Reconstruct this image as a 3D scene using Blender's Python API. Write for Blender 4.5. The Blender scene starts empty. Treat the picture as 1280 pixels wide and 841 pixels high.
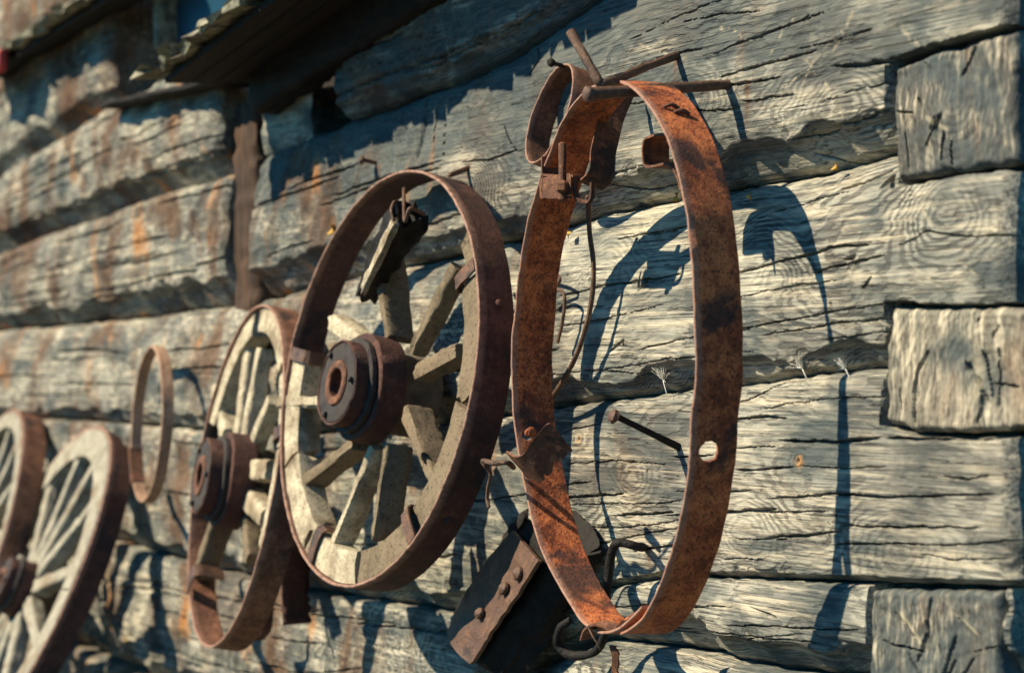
import bpy, bmesh, math, random
import numpy as np
from mathutils import Matrix, Vector

random.seed(7)
rng = np.random.default_rng(11)
S = bpy.context.scene
COL = S.collection

# ------------------------------------------------------------------ camera
F = 2700.0; CX, CY = 640.0, 420.5
TH = math.atan(1490 / F); PT = math.atan(49.5 / F)
CAM = np.array([0.0, -1.6, 1.5])
_fh = np.array([-math.cos(TH), math.sin(TH), 0.0])
RT = np.array([math.sin(TH), math.cos(TH), 0.0])
FW = _fh * math.cos(PT) + np.array([0, 0, math.sin(PT)])
UP = np.cross(RT, FW)
cd = bpy.data.cameras.new('camera')
cam = bpy.data.objects.new('camera', cd); COL.objects.link(cam)
M3 = Matrix((RT, UP, -FW)).transposed()
cam.matrix_world = Matrix.Translation(CAM) @ M3.to_4x4()
cd.sensor_width = 36.0; cd.sensor_fit = 'HORIZONTAL'; cd.lens = F / 1280 * 36
cd.clip_start = 0.05; cd.clip_end = 3000
cd.dof.use_dof = True; cd.dof.focus_distance = 2.92; cd.dof.aperture_fstop = 4.3
S.camera = cam

# ------------------------------------------------------------------ light
LT = np.array([0.43, 1.0, -0.95]); LT /= np.linalg.norm(LT)          # way the sunlight travels
elev = math.asin(-LT[2]); azim = math.atan2(-LT[0], -LT[1])
W = bpy.data.worlds.new('World'); S.world = W; W.use_nodes = True
wn = W.node_tree.nodes; wl_ = W.node_tree.links
sky = wn.new('ShaderNodeTexSky'); sky.sky_type = 'NISHITA'; sky.sun_disc = False
sky.sun_elevation = elev; sky.sun_rotation = azim; sky.air_density = 0.8; sky.dust_density = 0.0; sky.ozone_density = 4.0
_t = wn.new('ShaderNodeMix'); _t.data_type = 'RGBA'; _t.blend_type = 'MULTIPLY'; _t.inputs[0].default_value = 1.0
_t.inputs[7].default_value = (0.09, 0.79, 1.0, 1)
wl_.new(sky.outputs[0], _t.inputs[6]); wl_.new(_t.outputs[2], wn['Background'].inputs[0]); wn['Background'].inputs[1].default_value = 0.080
sd = bpy.data.lights.new('sun', 'SUN'); sd.energy = 5.0; sd.angle = math.radians(0.7); sd.color = (1.0, 0.86, 0.60)
sun = bpy.data.objects.new('sun', sd); COL.objects.link(sun)
sun.rotation_euler = Vector(LT).to_track_quat('-Z', 'Y').to_euler(); sun.location = (-3, -6, 7)
S.view_settings.view_transform = 'Standard'; S.view_settings.look = 'None'
S.view_settings.exposure = 0.74; S.view_settings.gamma = 1.0; S.view_settings.use_curve_mapping = False
S.render.engine = 'CYCLES'; S.cycles.max_bounces = 6; S.cycles.diffuse_bounces = 2; S.cycles.glossy_bounces = 2

# ------------------------------------------------------------------ helpers
def at(px, py, d=0.0):
    """point at distance d in front of the wall plane that the photograph shows at px, py"""
    r = FW + (px - CX) / F * RT + (CY - py) / F * UP
    return CAM + r * ((-d - CAM[1]) / r[1])
def X_(px, py=420.5, d=0.0): return at(px, py, d)[0]

_perm = np.random.default_rng(3).permutation(256); _perm = np.concatenate([_perm, _perm, _perm])
_val = np.random.default_rng(4).random(256) * 2 - 1
def noise(x, y, z=0.0):
    x, y, z = np.broadcast_arrays(np.asarray(x, float), np.asarray(y, float), np.asarray(z, float))
    xi, yi, zi = np.floor(x), np.floor(y), np.floor(z)
    fx, fy, fz = x - xi, y - yi, z - zi
    q = lambda t: t * t * t * (t * (t * 6 - 15) + 10)
    u, v, w = q(fx), q(fy), q(fz)
    xi = xi.astype(int); yi = yi.astype(int); zi = zi.astype(int)
    def h(i, j, k): return _val[_perm[_perm[_perm[(xi + i) & 255] + ((yi + j) & 255)] + ((zi + k) & 255)]]
    L = lambda a, b, t: a + (b - a) * t
    return L(L(L(h(0,0,0), h(1,0,0), u), L(h(0,1,0), h(1,1,0), u), v),
             L(L(h(0,0,1), h(1,0,1), u), L(h(0,1,1), h(1,1,1), u), v), w)
def fbm(x, y, z=0.0, o=3):
    s = 0; a = 1.0; t = 0
    for k in range(o):
        s = s + a * noise(x * 2**k + 17 * k, y * 2**k + 5 * k, z * 2**k); t += a; a *= 0.5
    return s / t
def smooth(t): t = np.clip(t, 0, 1); return t * t * (3 - 2 * t)

def link(name, me, mat=None, parent=None):
    o = bpy.data.objects.new(name, me); COL.objects.link(o)
    if mat: me.materials.append(mat)
    if parent is not None: o.parent = parent
    return o
def build(name, V, Fs, mat=None, parent=None, sm=True, attrs=None, origin=None):
    """one mesh object; origin = world point the vertices are stored relative to"""
    V = np.asarray(V, float)
    if origin is None and parent is not None and not parent.get('localspace'):
        origin = parent['origin'] if 'origin' in parent else None
    if origin is not None: V = V - np.array(origin)
    me = bpy.data.meshes.new(name)
    if isinstance(Fs, np.ndarray):
        n = len(Fs)
        me.vertices.add(len(V)); me.vertices.foreach_set('co', V.astype(np.float32).ravel())
        k = Fs.shape[1]
        me.loops.add(n * k); me.loops.foreach_set('vertex_index', Fs.astype(np.int32).ravel())
        me.polygons.add(n); me.polygons.foreach_set('loop_start', np.arange(0, n * k, k, dtype=np.int32))
        me.update(calc_edges=True)
    else:
        me.from_pydata([tuple(v) for v in V], [], [list(map(int, f)) for f in Fs])
        bm = bmesh.new(); bm.from_mesh(me); bmesh.ops.recalc_face_normals(bm, faces=bm.faces); bm.to_mesh(me); bm.free()
    for an, av in (attrs or {}).items():
        a = me.attributes.new(an, 'FLOAT', 'POINT'); a.data.foreach_set('value', np.asarray(av, np.float32).ravel())
    me.polygons.foreach_set('use_smooth', np.full(len(me.polygons), bool(sm)))
    me.validate(); me.update()
    o = link(name, me, mat, parent)
    if origin is not None and parent is None: o.location = origin
    return o
def autosmooth(o, deg=35):
    o.data.set_sharp_from_angle(angle=math.radians(deg))
    return o
def tag(o, label=None, cat=None, group=None, kind=None):
    if label: o['label'] = label
    if cat: o['category'] = cat
    if group: o['group'] = group
    if kind: o['kind'] = kind
    return o
ROOTS = []
def thing(name, loc, label, cat, group=None, rot=None, local=False):
    o = bpy.data.objects.new(name, None); COL.objects.link(o); o.empty_display_size = 0.05
    o.location = loc
    if rot: o.rotation_euler = rot
    o['origin'] = [float(c) for c in loc]; o['localspace'] = 1 if local else 0
    ROOTS.append(o)
    return tag(o, label, cat, group)

class MB:
    def __init__(s): s.v = []; s.f = []
    def add(s, V, Fs):
        b = len(s.v); s.v += [tuple(map(float, p)) for p in V]; s.f += [[int(i) + b for i in f] for f in Fs]
        return s
def ringmesh(rings, close=False, cap=True):
    """rings: (n, k, 3) loops joined into a skin"""
    rings = np.asarray(rings); n, k = rings.shape[:2]
    V = rings.reshape(-1, 3); Fs = []
    for i in range(n if close else n - 1):
        a = i * k; b = ((i + 1) % n) * k
        for j in range(k):
            j2 = (j + 1) % k
            Fs.append([a + j, a + j2, b + j2, b + j])
    if cap and not close:
        Fs.append(list(range(k))[::-1]); Fs.append([(n - 1) * k + j for j in range(k)])
    return V, Fs
def spline(P, n=8):
    P = np.asarray(P, float)
    if len(P) < 3: 
        t = np.linspace(0, 1, n * 2)[:, None]; return P[0] + (P[-1] - P[0]) * t
    Q = np.concatenate([[2 * P[0] - P[1]], P, [2 * P[-1] - P[-2]]]); out = []
    for i in range(1, len(Q) - 2):
        for t in np.linspace(0, 1, n, endpoint=False):
            a, b, c, d = Q[i - 1:i + 3]
            out.append(0.5 * (2*b + (c - a)*t + (2*a - 5*b + 4*c - d)*t*t + (3*b - a - 3*c + d)*t**3))
    out.append(P[-1]); return np.array(out)
def tube(P, r, k=10, n=8, square=False, jit=0.09, sp=True):
    P = spline(P, n) if sp else np.asarray(P, float)
    T = np.gradient(P, axis=0); T /= np.linalg.norm(T, axis=1)[:, None] + 1e-12
    N = np.cross(T[0], [0.13, 0.2, 1.0]); N /= np.linalg.norm(N)
    rs = r if np.ndim(r) else np.full(2, r)
    rr = np.interp(np.linspace(0, 1, len(P)), np.linspace(0, 1, len(rs)), rs)
    rings = []
    for i in range(len(P)):
        N = N - T[i] * (N @ T[i]); N /= np.linalg.norm(N); B = np.cross(T[i], N)
        a = np.linspace(0, 2 * np.pi, k, endpoint=False) + np.pi / 4
        q = 1.0
        if square: q = 1 / np.maximum(np.abs(np.cos(a)), np.abs(np.sin(a))) * 0.8; q = np.minimum(q, 1.05)
        q = q * (1 + jit * noise(np.cos(a) * 2 + i * .3, np.sin(a) * 2, P[i][0] * 30))
        rings.append(P[i] + rr[i] * (1 + 1.6 * jit * noise(P[i][0] * 45, P[i][1] * 45, P[i][2] * 45)) * ((np.cos(a) * q)[:, None] * N + (np.sin(a) * q)[:, None] * B))
    # rounded ends
    e0 = P[0] - T[0] * rr[0] * .35; e1 = P[-1] + T[-1] * rr[-1] * .35
    rings = [e0 + (rings[0] - P[0]) * .6] + rings + [e1 + (rings[-1] - P[-1]) * .6]
    return ringmesh(rings)
def ribbon(P, wv, th, n=6, m=5, sp=True, jit=0.0008, rag=0.0):
    """strip of sheet iron: polyline P swept by the vector wv, thickness th"""
    P = spline(P, n) if sp else np.asarray(P, float)
    wv = np.asarray(wv, float)
    T = np.gradient(P, axis=0); T /= np.linalg.norm(T, axis=1)[:, None] + 1e-12
    rings = []
    wh = wv / np.linalg.norm(wv)
    for i in range(len(P)):
        Nn = np.cross(T[i], wh); Nn /= np.linalg.norm(Nn) + 1e-9
        us = np.linspace(0, 1, m)
        w_i = wv * (1 + rag * noise(i * .9, 3.1, P[i][0] * 9))
        up = [P[i] + w_i * u + Nn * (th / 2 + jit * noise(P[i][0]*60, P[i][2]*60, u * 4)) for u in us]
        dn = [P[i] + w_i * u - Nn * (th / 2 - jit * noise(P[i][0]*60, P[i][2]*60, u * 4)) for u in us[::-1]]
        rings.append(up + dn)
    return ringmesh(rings)
def beam(p0, p1, side, wa, wb, n=22, seed=0.0, amp=0.0016, taper=(1, 1), rag=(0, 0), bend=0.0):
    """weathered wooden bar from p0 to p1; wa = width along 'side', wb = the other way"""
    p0 = np.asarray(p0, float); p1 = np.asarray(p1, float); L = np.linalg.norm(p1 - p0); t = (p1 - p0) / L
    s = np.asarray(side, float); s = s - t * (s @ t); s /= np.linalg.norm(s); b = np.cross(t, s)
    prof = []
    m = 6; e = 0.90
    for q in range(4):
        c0 = [(1, 1), (-1, 1), (-1, -1), (1, -1)][q]; c1 = [(-1, 1), (-1, -1), (1, -1), (1, 1)][q]
        for j in range(m):
            f = j / m
            x = c0[0] + (c1[0] - c0[0]) * f; y = c0[1] + (c1[1] - c0[1]) * f
            if j == 0: x *= e; y *= e
            prof.append((x, y))
    prof = np.array(prof); rings = []
    for i in range(n + 1):
        f = i / n; k = taper[0] + (taper[1] - taper[0]) * f
        off = np.zeros(len(prof))
        if i in (0, 1) and rag[0]: off = -rag[0] * noise(prof[:, 0] * 2.3 + seed, prof[:, 1] * 2.3, 4) * (1 if i == 0 else .3)
        if i in (n - 1, n) and rag[1]: off = rag[1] * noise(prof[:, 0] * 2.3 + seed, prof[:, 1] * 2.3, 8) * (1 if i == n else .3)
        ctr = p0 + t * L * f + s * bend * math.sin(math.pi * f)
        d = amp * fbm(prof[:, 0] * 1.1 + seed, prof[:, 1] * 1.1 + seed * 3, f * L * 45) + amp * .6 * noise(prof[:, 0] * 5 + seed, prof[:, 1] * 5, f * L * 9)
        kk = k * (0.93 if i in (0, n) else 1)
        rings.append(ctr + t * off[:, None] + s * ((prof[:, 0] * wa / 2 * kk) + d * np.sign(prof[:, 0]))[:, None]
                     + b * ((prof[:, 1] * wb / 2 * kk) + d * np.sign(prof[:, 1]))[:, None])
    V, Fs = ringmesh(rings, cap=False)
    k = len(prof); V = list(V)
    for i in (0, n):
        c = np.mean(rings[i], axis=0); V.append(c); ci = len(V) - 1
        for j in range(k):
            a, b2 = i * k + j, i * k + (j + 1) % k
            Fs.append([a, b2, ci][::-1] if i == 0 else [a, b2, ci])
    return np.array(V), Fs
def arc_sweep(a0, a1, rfun, prof, n=None, cap=True, yoff=None):
    """profile (dr, y) swept round the local y axis from angle a0 to a1"""
    full = abs(abs(a1 - a0) - 2 * math.pi) < 1e-6
    n = n or max(8, int(abs(a1 - a0) / (2 * math.pi) * 220))
    A = np.linspace(a0, a1, n, endpoint=not full); rings = []
    for i, a in enumerate(A):
        r = rfun(a); pr = np.array([(r + dr, y) for dr, y in prof])
        yo = yoff(a) if yoff else 0
        rings.append(np.stack([pr[:, 0] * math.cos(a), pr[:, 1] + yo, pr[:, 0] * math.sin(a)], 1))
    return ringmesh(rings, close=full, cap=cap)
def bandprof(th, y0, y1, bev=0.001, nin=5, wob=0.0):
    ys = np.linspace(y0 + bev, y1 - bev, nin)
    out = [(-bev, y0), (0, y0 + bev)] + [(0, y) for y in ys[1:-1]] + [(0, y1 - bev), (-bev, y1),
           (-th + bev, y1), (-th, y1 - bev)] + [(-th, y) for y in ys[1:-1][::-1]] + [(-th, y0 + bev), (-th + bev, y0)]
    return out
def edge_attr(V, k):
    """1 on the front edge of a swept band whose profile has k points"""
    a = np.zeros(len(V)); i = np.arange(len(V)) % k; a[(i < 2) | (i >= k - 2)] = 1.0; return {'edge': a}
def jitter(V, amp, sc, seed=0.0):
    V = np.asarray(V, float)
    d = np.stack([fbm(V[:, 0] * sc + seed + 31 * k, V[:, 1] * sc + 7 * k, V[:, 2] * sc, 3) for k in range(3)], 1)
    return V + d * amp

# ------------------------------------------------------------------ materials
def mat(name):
    m = bpy.data.materials.new(name); m.use_nodes = True
    nt = m.node_tree; nt.nodes.clear()
    o = nt.nodes.new('ShaderNodeOutputMaterial'); b = nt.nodes.new('ShaderNodeBsdfPrincipled')
    nt.links.new(b.outputs[0], o.inputs[0])
    b.inputs['Specular IOR Level'].default_value = 0.25
    return m, nt, b
class G:
    """small node-graph writer"""
    def __init__(s, nt): s.nt = nt
    def n(s, t, **k):
        x = s.nt.nodes.new(t)
        for a, v in k.items(): setattr(x, a, v)
        return x
    def l(s, a, b): s.nt.links.new(a, b)
    def coord(s, scale=(1, 1, 1), kind='Object'):
        t = s.n('ShaderNodeTexCoord'); m = s.n('ShaderNodeMapping'); m.inputs['Scale'].default_value = scale
        s.l(t.outputs[kind], m.inputs[0]); return m.outputs[0]
    def noise(s, vec, scale, detail=4, rough=.55, dist=0.0):
        x = s.n('ShaderNodeTexNoise'); s.l(vec, x.inputs['Vector'])
        x.inputs['Scale'].default_value = scale; x.inputs['Detail'].default_value = detail
        x.inputs['Roughness'].default_value = rough; x.inputs['Distortion'].default_value = dist
        return x.outputs[0]
    def ramp(s, fac, stops, interp='LINEAR'):
        r = s.n('ShaderNodeValToRGB'); s.l(fac, r.inputs[0]); e = r.color_ramp.elements; r.color_ramp.interpolation = interp
        while len(e) < len(stops): e.new(.5)
        for i, (p, c) in enumerate(stops):
            e[i].position = p; e[i].color = (c, c, c, 1) if np.ndim(c) == 0 else (*c, 1)
        return r.outputs[0]
    def mix(s, fac, a, b, mode='MIX'):
        m = s.n('ShaderNodeMix', data_type='RGBA', blend_type=mode)
        for v, i in ((fac, 0), (a, 6), (b, 7)):
            if hasattr(v, 'links') or hasattr(v, 'is_linked'): s.l(v, m.inputs[i])
            elif i == 0: m.inputs[0].default_value = v
            else: m.inputs[i].default_value = (*v, 1)
        return m.outputs[2]
    def math(s, op, a, b=0.0, c=None):
        m = s.n('ShaderNodeMath', operation=op)
        for i, v in enumerate((a, b) if c is None else (a, b, c)):
            if hasattr(v, 'is_linked'): s.l(v, m.inputs[i])
            else: m.inputs[i].default_value = v
        return m.outputs[0]
    def attr(s, name):
        a = s.n('ShaderNodeAttribute'); a.attribute_name = name; return a.outputs['Fac']
    def bump(s, h, strength, dist, prev=None):
        b = s.n('ShaderNodeBump'); b.inputs['Strength'].default_value = strength; b.inputs['Distance'].default_value = dist
        s.l(h, b.inputs['Height'])
        if prev is not None: s.l(prev, b.inputs['Normal'])
        return b.outputs[0]

def wood_log(name, light=(.56, .535, .445), mid=(.20, .205, .19), dark=(.04, .043, .044), endgrain=False):
    m, nt, b = mat(name); g = G(nt)
    c = g.coord()
    ring = g.attr('ring')
    cw = g.coord((9, 60, 60))
    wob = g.noise(cw, 1.0, 2)
    ph = g.math('ADD', g.math('MULTIPLY', ring, 2 * math.pi / (.0029 if not endgrain else .0085)), g.math('MULTIPLY', wob, 2.2))
    s = g.math('SINE', ph)
    band = g.ramp(g.math('MULTIPLY_ADD', s, .5, .5), [(.0, 0), (.5, .08), (.82, 1), (1, .85)])
    ring_amt = g.ramp(g.noise(g.coord((3, 8, 8)), 1.0, 3), [(.38, .15), (.62, 1.0)])
    band = g.math('MULTIPLY', band, ring_amt)
    fib = g.noise(g.coord((6, 340, 340) if not endgrain else (300, 70, 60)), 1.0, 4, .65)
    fib2 = g.noise(g.coord((4, 110, 110) if not endgrain else (120, 40, 22)), 1.0, 4, .6)
    big = g.noise(g.coord((3.2, 3.2, 7)), 1.0, 5, .62, .4)
    blot = g.noise(g.coord((6, 6, 13)), 1.0, 5, .58, .5)
    col = g.mix(g.ramp(big, [(.36, 0), (.62, 1)]), mid, light)
    col = g.mix(g.math('MULTIPLY', band, .82 if not endgrain else .32), col, dark)
    hl = g.noise(g.coord((2.2, 190, 190)), 1.0, 2, .5, .2)
    hl = g.ramp(g.math('ABSOLUTE', g.math('SUBTRACT', hl, .5)), [(.004, 1), (.014, 0)])
    hl = g.math('MULTIPLY', hl, g.ramp(g.noise(g.coord((5, 30, 30)), 1.3, 3), [(.50, 0), (.62, 1)]))
    if endgrain: hl = g.math('MULTIPLY', hl, 0.0)
    col = g.mix(g.ramp(fib, [(.38, .9), (.52, 0)]), col, dark)
    col = g.mix(g.ramp(fib2, [(.50, 0), (.66, .75)]), col, (.68, .60, .46))
    # grey weathering with canopy shade painted in, brown stain, orange patches
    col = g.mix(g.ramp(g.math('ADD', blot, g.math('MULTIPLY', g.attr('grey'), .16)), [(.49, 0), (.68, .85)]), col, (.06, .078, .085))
    tone = g.attr('tone')
    col = g.mix(g.math('MULTIPLY', g.ramp(g.noise(g.coord((4, 4, 3)), 1.3, 5, .6, .8), [(.47, 0), (.62, 1)]), g.math('MULTIPLY_ADD', tone, .74, .12)), col, (.13, .062, .032))
    org = g.ramp(g.noise(g.coord((10, 10, 4)), 1.0, 4, .55, .5), [(.60, 0), (.70, 1)])
    col = g.mix(g.math('MULTIPLY', org, g.math('MULTIPLY_ADD', tone, .6, .08)), col, (.55, .23, .06))
    col = g.mix(g.math('MULTIPLY', hl, .9), col, (.022, .022, .024))
    col = g.mix(g.attr('scar'), col, (.62, .53, .37))
    col = g.mix(g.math('MULTIPLY', g.attr('bleed'), .8), col, (.13, .052, .026))
    col = g.mix(g.attr('knot'), col, (.42, .22, .08))
    g.l(col, b.inputs['Base Color']); b.inputs['Roughness'].default_value = .85
    h = g.math('ADD', g.math('MULTIPLY', band, -.55), g.math('MULTIPLY', fib, .9))
    h = g.math('ADD', h, g.math('MULTIPLY', fib2, .8)); h = g.math('ADD', h, g.math('MULTIPLY', hl, -1.2))
    n1 = g.bump(h, 1.0, .0026 if not endgrain else .0009)
    n1 = g.bump(g.noise(c, 55, 6, .6), .25 if endgrain else .5, .003, n1)
    g.l(n1, b.inputs['Normal'])
    return m
def rust(name, base=(.055, .026, .02), mid=(.20, .075, .04), hot=(.40, .15, .06), amt=.5, black=.4, scale=1.0, rough=.75, pits=.03):
    m, nt, b = mat(name); g = G(nt); c = g.coord()
    n1 = g.noise(c, 16 * scale, 6, .65, .5); n2 = g.noise(c, 70 * scale, 6, .7); n3 = g.noise(c, 9 * scale, 4, .6, .3)
    n4 = g.noise(c, 260 * scale, 3, .6); n5 = g.noise(c, 150 * scale, 6, .75)
    f = g.math('ADD', g.math('MULTIPLY', n1, .42), g.math('ADD', g.math('MULTIPLY', n2, .30), g.math('MULTIPLY', n5, .28)))
    lo = .62 - .3 * amt
    col = g.mix(g.ramp(f, [(lo - .08, 0), (lo + .08, 1)]), base, mid)
    col = g.mix(g.ramp(f, [(lo + .05, 0), (lo + .16, 1)]), col, hot)
    col = g.mix(g.ramp(n3, [(.60 - .15 * black, 0), (.68 - .15 * black, .85)]), col, (.028, .022, .026))
    col = g.mix(g.ramp(n4, [(.64 - pits, 0), (.70 - pits, .85)]), col, (.035, .02, .016))
    col = g.mix(g.ramp(g.noise(c, 120 * scale, 3, .6), [(.66, 0), (.74, .7)]), col, hot)
    col = g.mix(g.math('MULTIPLY', g.attr('edge'), g.ramp(n2, [(.36, .35), (.55, 1)])), col, (.40, .235, .18))
    g.l(col, b.inputs['Base Color']); b.inputs['Roughness'].default_value = rough; b.inputs['Metallic'].default_value = .12
    b.inputs['Specular IOR Level'].default_value = .35
    nn = g.bump(g.math('ADD', g.math('ADD', n2, n5), g.math('MULTIPLY', n4, .8)), .75, .0018)
    nn = g.bump(n1, .4, .004, nn); g.l(nn, b.inputs['Normal'])
    return m
def wheel_wood(name, light=(.60, .52, .38), dark=(.10, .075, .055), speck=.7, flake=.7):
    m, nt, b = mat(name); g = G(nt); c = g.coord()
    n1 = g.noise(c, 30, 6, .65, .3); n2 = g.noise(c, 220, 4, .65); n3 = g.noise(c, 11, 4, .6, .4); n4 = g.noise(c, 95, 5, .7)
    col = g.mix(g.ramp(n1, [(.40, 0), (.60, 1)]), tuple(.62 * x for x in light), light)
    col = g.mix(g.ramp(n3, [(.56 - .1 * flake, 0), (.66 - .06 * flake, .85)]), col, (.22, .165, .11))
    col = g.mix(g.ramp(n2, [(.60 - .05 * speck, 0), (.68 - .05 * speck, .9)]), col, dark)
    col = g.mix(g.ramp(n4, [(.62 - .05 * speck, 0), (.68 - .05 * speck, .75)]), col, dark)
    g.l(col, b.inputs['Base Color']); b.inputs['Roughness'].default_value = .8
    nn = g.bump(g.math('ADD', n2, g.math('MULTIPLY', n4, 1.2)), .7, .0014); g.l(nn, b.inputs['Normal'])
    return m
def simple(name, c1, c2, sc, rough=.8, bump=.5, bd=.002, stretch=(1, 1, 1)):
    m, nt, b = mat(name); g = G(nt); c = g.coord(stretch)
    f = g.noise(c, sc, 6, .65, .3); g.l(g.mix(g.ramp(f, [(.36, 0), (.64, 1)]), c1, c2), b.inputs['Base Color'])
    b.inputs['Roughness'].default_value = rough
    g.l(g.bump(g.noise(c, sc * 3, 5, .65), bump, bd), b.inputs['Normal']); return m

M_LOG = wood_log('weathered_log_wood')
M_END = wood_log('log_end_grain', light=(.16, .158, .14), mid=(.085, .09, .085), dark=(.03, .032, .032), endgrain=True)
M_POST = simple('dark_post_wood', (.03, .022, .018), (.10, .055, .035), 14, stretch=(4, 4, .6))
M_HOOP = rust('orange_rust_iron', base=(.062, .019, .014), mid=(.32, .080, .032), hot=(.66, .21, .075), amt=.69, black=.53, scale=1.15, pits=.085)
M_CLAMP = rust('brown_rust_iron', base=(.07, .034, .026), mid=(.17, .075, .045), hot=(.34, .15, .08), amt=.55, black=.2, scale=1.6)
M_TIRE = rust('dark_rust_iron', base=(.05, .024, .022), mid=(.11, .05, .04), hot=(.19, .085, .06), amt=.45, black=.35)
M_TIRE3 = rust('red_brown_rust_iron', base=(.07, .032, .025), mid=(.19, .085, .055), hot=(.36, .17, .10), amt=.6, black=.25)
M_HUB = rust('hub_dark_iron', base=(.045, .04, .04), mid=(.06, .052, .05), hot=(.13, .10, .085), amt=.4, black=.35, scale=2)
M_WIRE = rust('rusty_wire_iron', base=(.07, .04, .03), mid=(.16, .09, .06), hot=(.26, .15, .10), amt=.5, black=.2, scale=3, rough=.55)
M_STRAP = rust('forged_strap_iron', base=(.085, .05, .042), mid=(.15, .085, .06), hot=(.30, .13, .06), amt=.5, black=.2, scale=1.4, rough=.5)
M_WW = wheel_wood('worn_cream_wheel_wood')
M_WWG = wheel_wood('grey_brown_wheel_wood', light=(.22, .17, .112), dark=(.045, .035, .028), flake=.9, speck=.6)
M_WHITE = wheel_wood('pale_painted_wheel_wood', light=(.40, .37, .30), dark=(.17, .15, .12), speck=.3, flake=.2)
M_TAR = simple('tarred_dark_wood', (.006, .006, .007), (.019, .016, .015), 40, rough=.7, bump=.9, bd=.004)
M_CORE = simple('hub_core_wood', (.07, .055, .045), (.16, .12, .09), 30)
M_SHINGLE = simple('mossy_shingle_wood', (.05, .048, .038), (.36, .34, .25), 45, bump=.8, bd=.004)
M_DECK = simple('roof_deck_boards', (.010, .009, .009), (.028, .022, .019), 12, stretch=(.4, 4, 4))
M_SOIL = simple('dry_grass_ground', (.022, .026, .014), (.06, .055, .03), 6, bump=.8, bd=.02)
M_LEAF = simple('dry_yellow_leaf', (.52, .28, .05), (.68, .45, .12), 60, rough=.7)
M_FLUFF = simple('white_seed_fluff', (.8, .76, .66), (.85, .82, .74), 60)
M_PANE, _nt, _b = mat('painted_sky_glass')
_b.inputs['Base Color'].default_value = (.012, .055, .10, 1); _b.inputs['Roughness'].default_value = .4  # sky reflection in the pane painted as a flat dark blue
M_RED = simple('faded_red_paint', (.42, .05, .05), (.55, .09, .08), 30)

# ------------------------------------------------------------------ ground
def ground():
    n = 60
    q = np.sign(np.linspace(-1, 1, n)) * np.abs(np.linspace(-1, 1, n)) ** 3 * 900
    X, Y = np.meshgrid(q, q, indexing='ij'); Z = .03 * fbm(X * .4, Y * .4)
    i = np.arange(n * n).reshape(n, n)
    Fs = np.stack([i[:-1, :-1], i[1:, :-1], i[1:, 1:], i[:-1, 1:]], -1).reshape(-1, 4)
    tag(build('ground', np.stack([X, Y, Z], -1).reshape(-1, 3), Fs, M_SOIL), kind='structure')
ground()

# ------------------------------------------------------------------ log wall
def seam(pts):
    P = np.array([at(x, y) for x, y in pts]); o = np.argsort(P[:, 0]); return P[o][:, [0, 2]]
SE = {
 'A': seam([(-60, 262), (0, 222), (60, 180), (145, 128), (285, 60), (420, -20), (640, -120), (1000, -330), (1280, -480)]),
 '0': seam([(-60, 345), (0, 317), (60, 290), (124, 272), (200, 245), (285, 218), (320, 196), (400, 162), (465, 141), (518, 115), (583, 97), (622, 76), (661, 50), (720, 13), (800, -35), (950, -110), (1118, -190), (1280, -260)]),
 '1': seam([(-60, 419), (0, 411), (90, 404), (180, 396), (279, 381), (330, 372), (420, 347), (470, 337), (560, 316), (640, 297), (690, 281), (740, 265), (840, 246), (900, 233), (1000, 215), (1040, 205), (1118, 186), (1200, 160), (1280, 140)]),
 '2': seam([(-60, 515), (57, 522), (269, 539), (350, 545), (500, 535), (640, 518), (700, 508), (760, 500), (860, 488), (930, 481), (990, 471), (1050, 466), (1118, 460), (1200, 463), (1280, 466)]),
 '3': seam([(-60, 610), (131, 674), (232, 704), (369, 738), (472, 752), (562, 766), (700, 743), (836, 721), (960, 724), (1118, 732), (1280, 737)]),
 '4': seam([(-60, 740), (150, 832), (369, 900), (560, 880), (740, 800), (824, 812), (900, 828), (980, 841), (1118, 856), (1280, 870)]),
}
def S_(k, X):
    """seam height at wall position X"""
    if isinstance(k, tuple): return S_(k[0], X) + k[1]
    P = SE[k]; z = 0
    for o in (-.02, 0, .02): z = z + np.interp(X + o, P[:, 0], P[:, 1])
    return z / 3 + .003 * fbm(X * 9, 0 * X + 3, 0 * X + len(k)) + .0012 * noise(X * 60, 0 * X, 0 * X + 5)
BLOCKS = [  # ends of the crossing logs, photograph corners
    ([(1119, 84), (1166, 66), (1272, 38), (1272, 205), (1200, 212), (1123, 228)], 0),
    ([(1122, 384), (1200, 387), (1292, 386), (1292, 538), (1205, 541), (1150, 538), (1114, 528)], 1),
    ([(1091, 737), (1180, 737), (1252, 740), (1252, 905), (1088, 900)], 2)]
BP = [np.array([[at(x, y)[0], at(x, y)[2]] for x, y in b]) for b, _ in BLOCKS]
def sdpoly(X, Z, P):
    d = np.full(X.shape, 1e9); inside = np.zeros(X.shape, bool); n = len(P)
    for i in range(n):
        a, b = P[i], P[(i + 1) % n]; ab = b - a
        t = np.clip(((X - a[0]) * ab[0] + (Z - a[1]) * ab[1]) / (ab @ ab), 0, 1)
        d = np.minimum(d, np.hypot(X - a[0] - t * ab[0], Z - a[1] - t * ab[1]))
        c = ((a[1] > Z) != (b[1] > Z)); xx = (b[0] - a[0]) * (Z - a[1]) / (b[1] - a[1] + 1e-12) + a[0]
        inside ^= c & (X < xx)
    return np.where(inside, -d, d)
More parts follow.
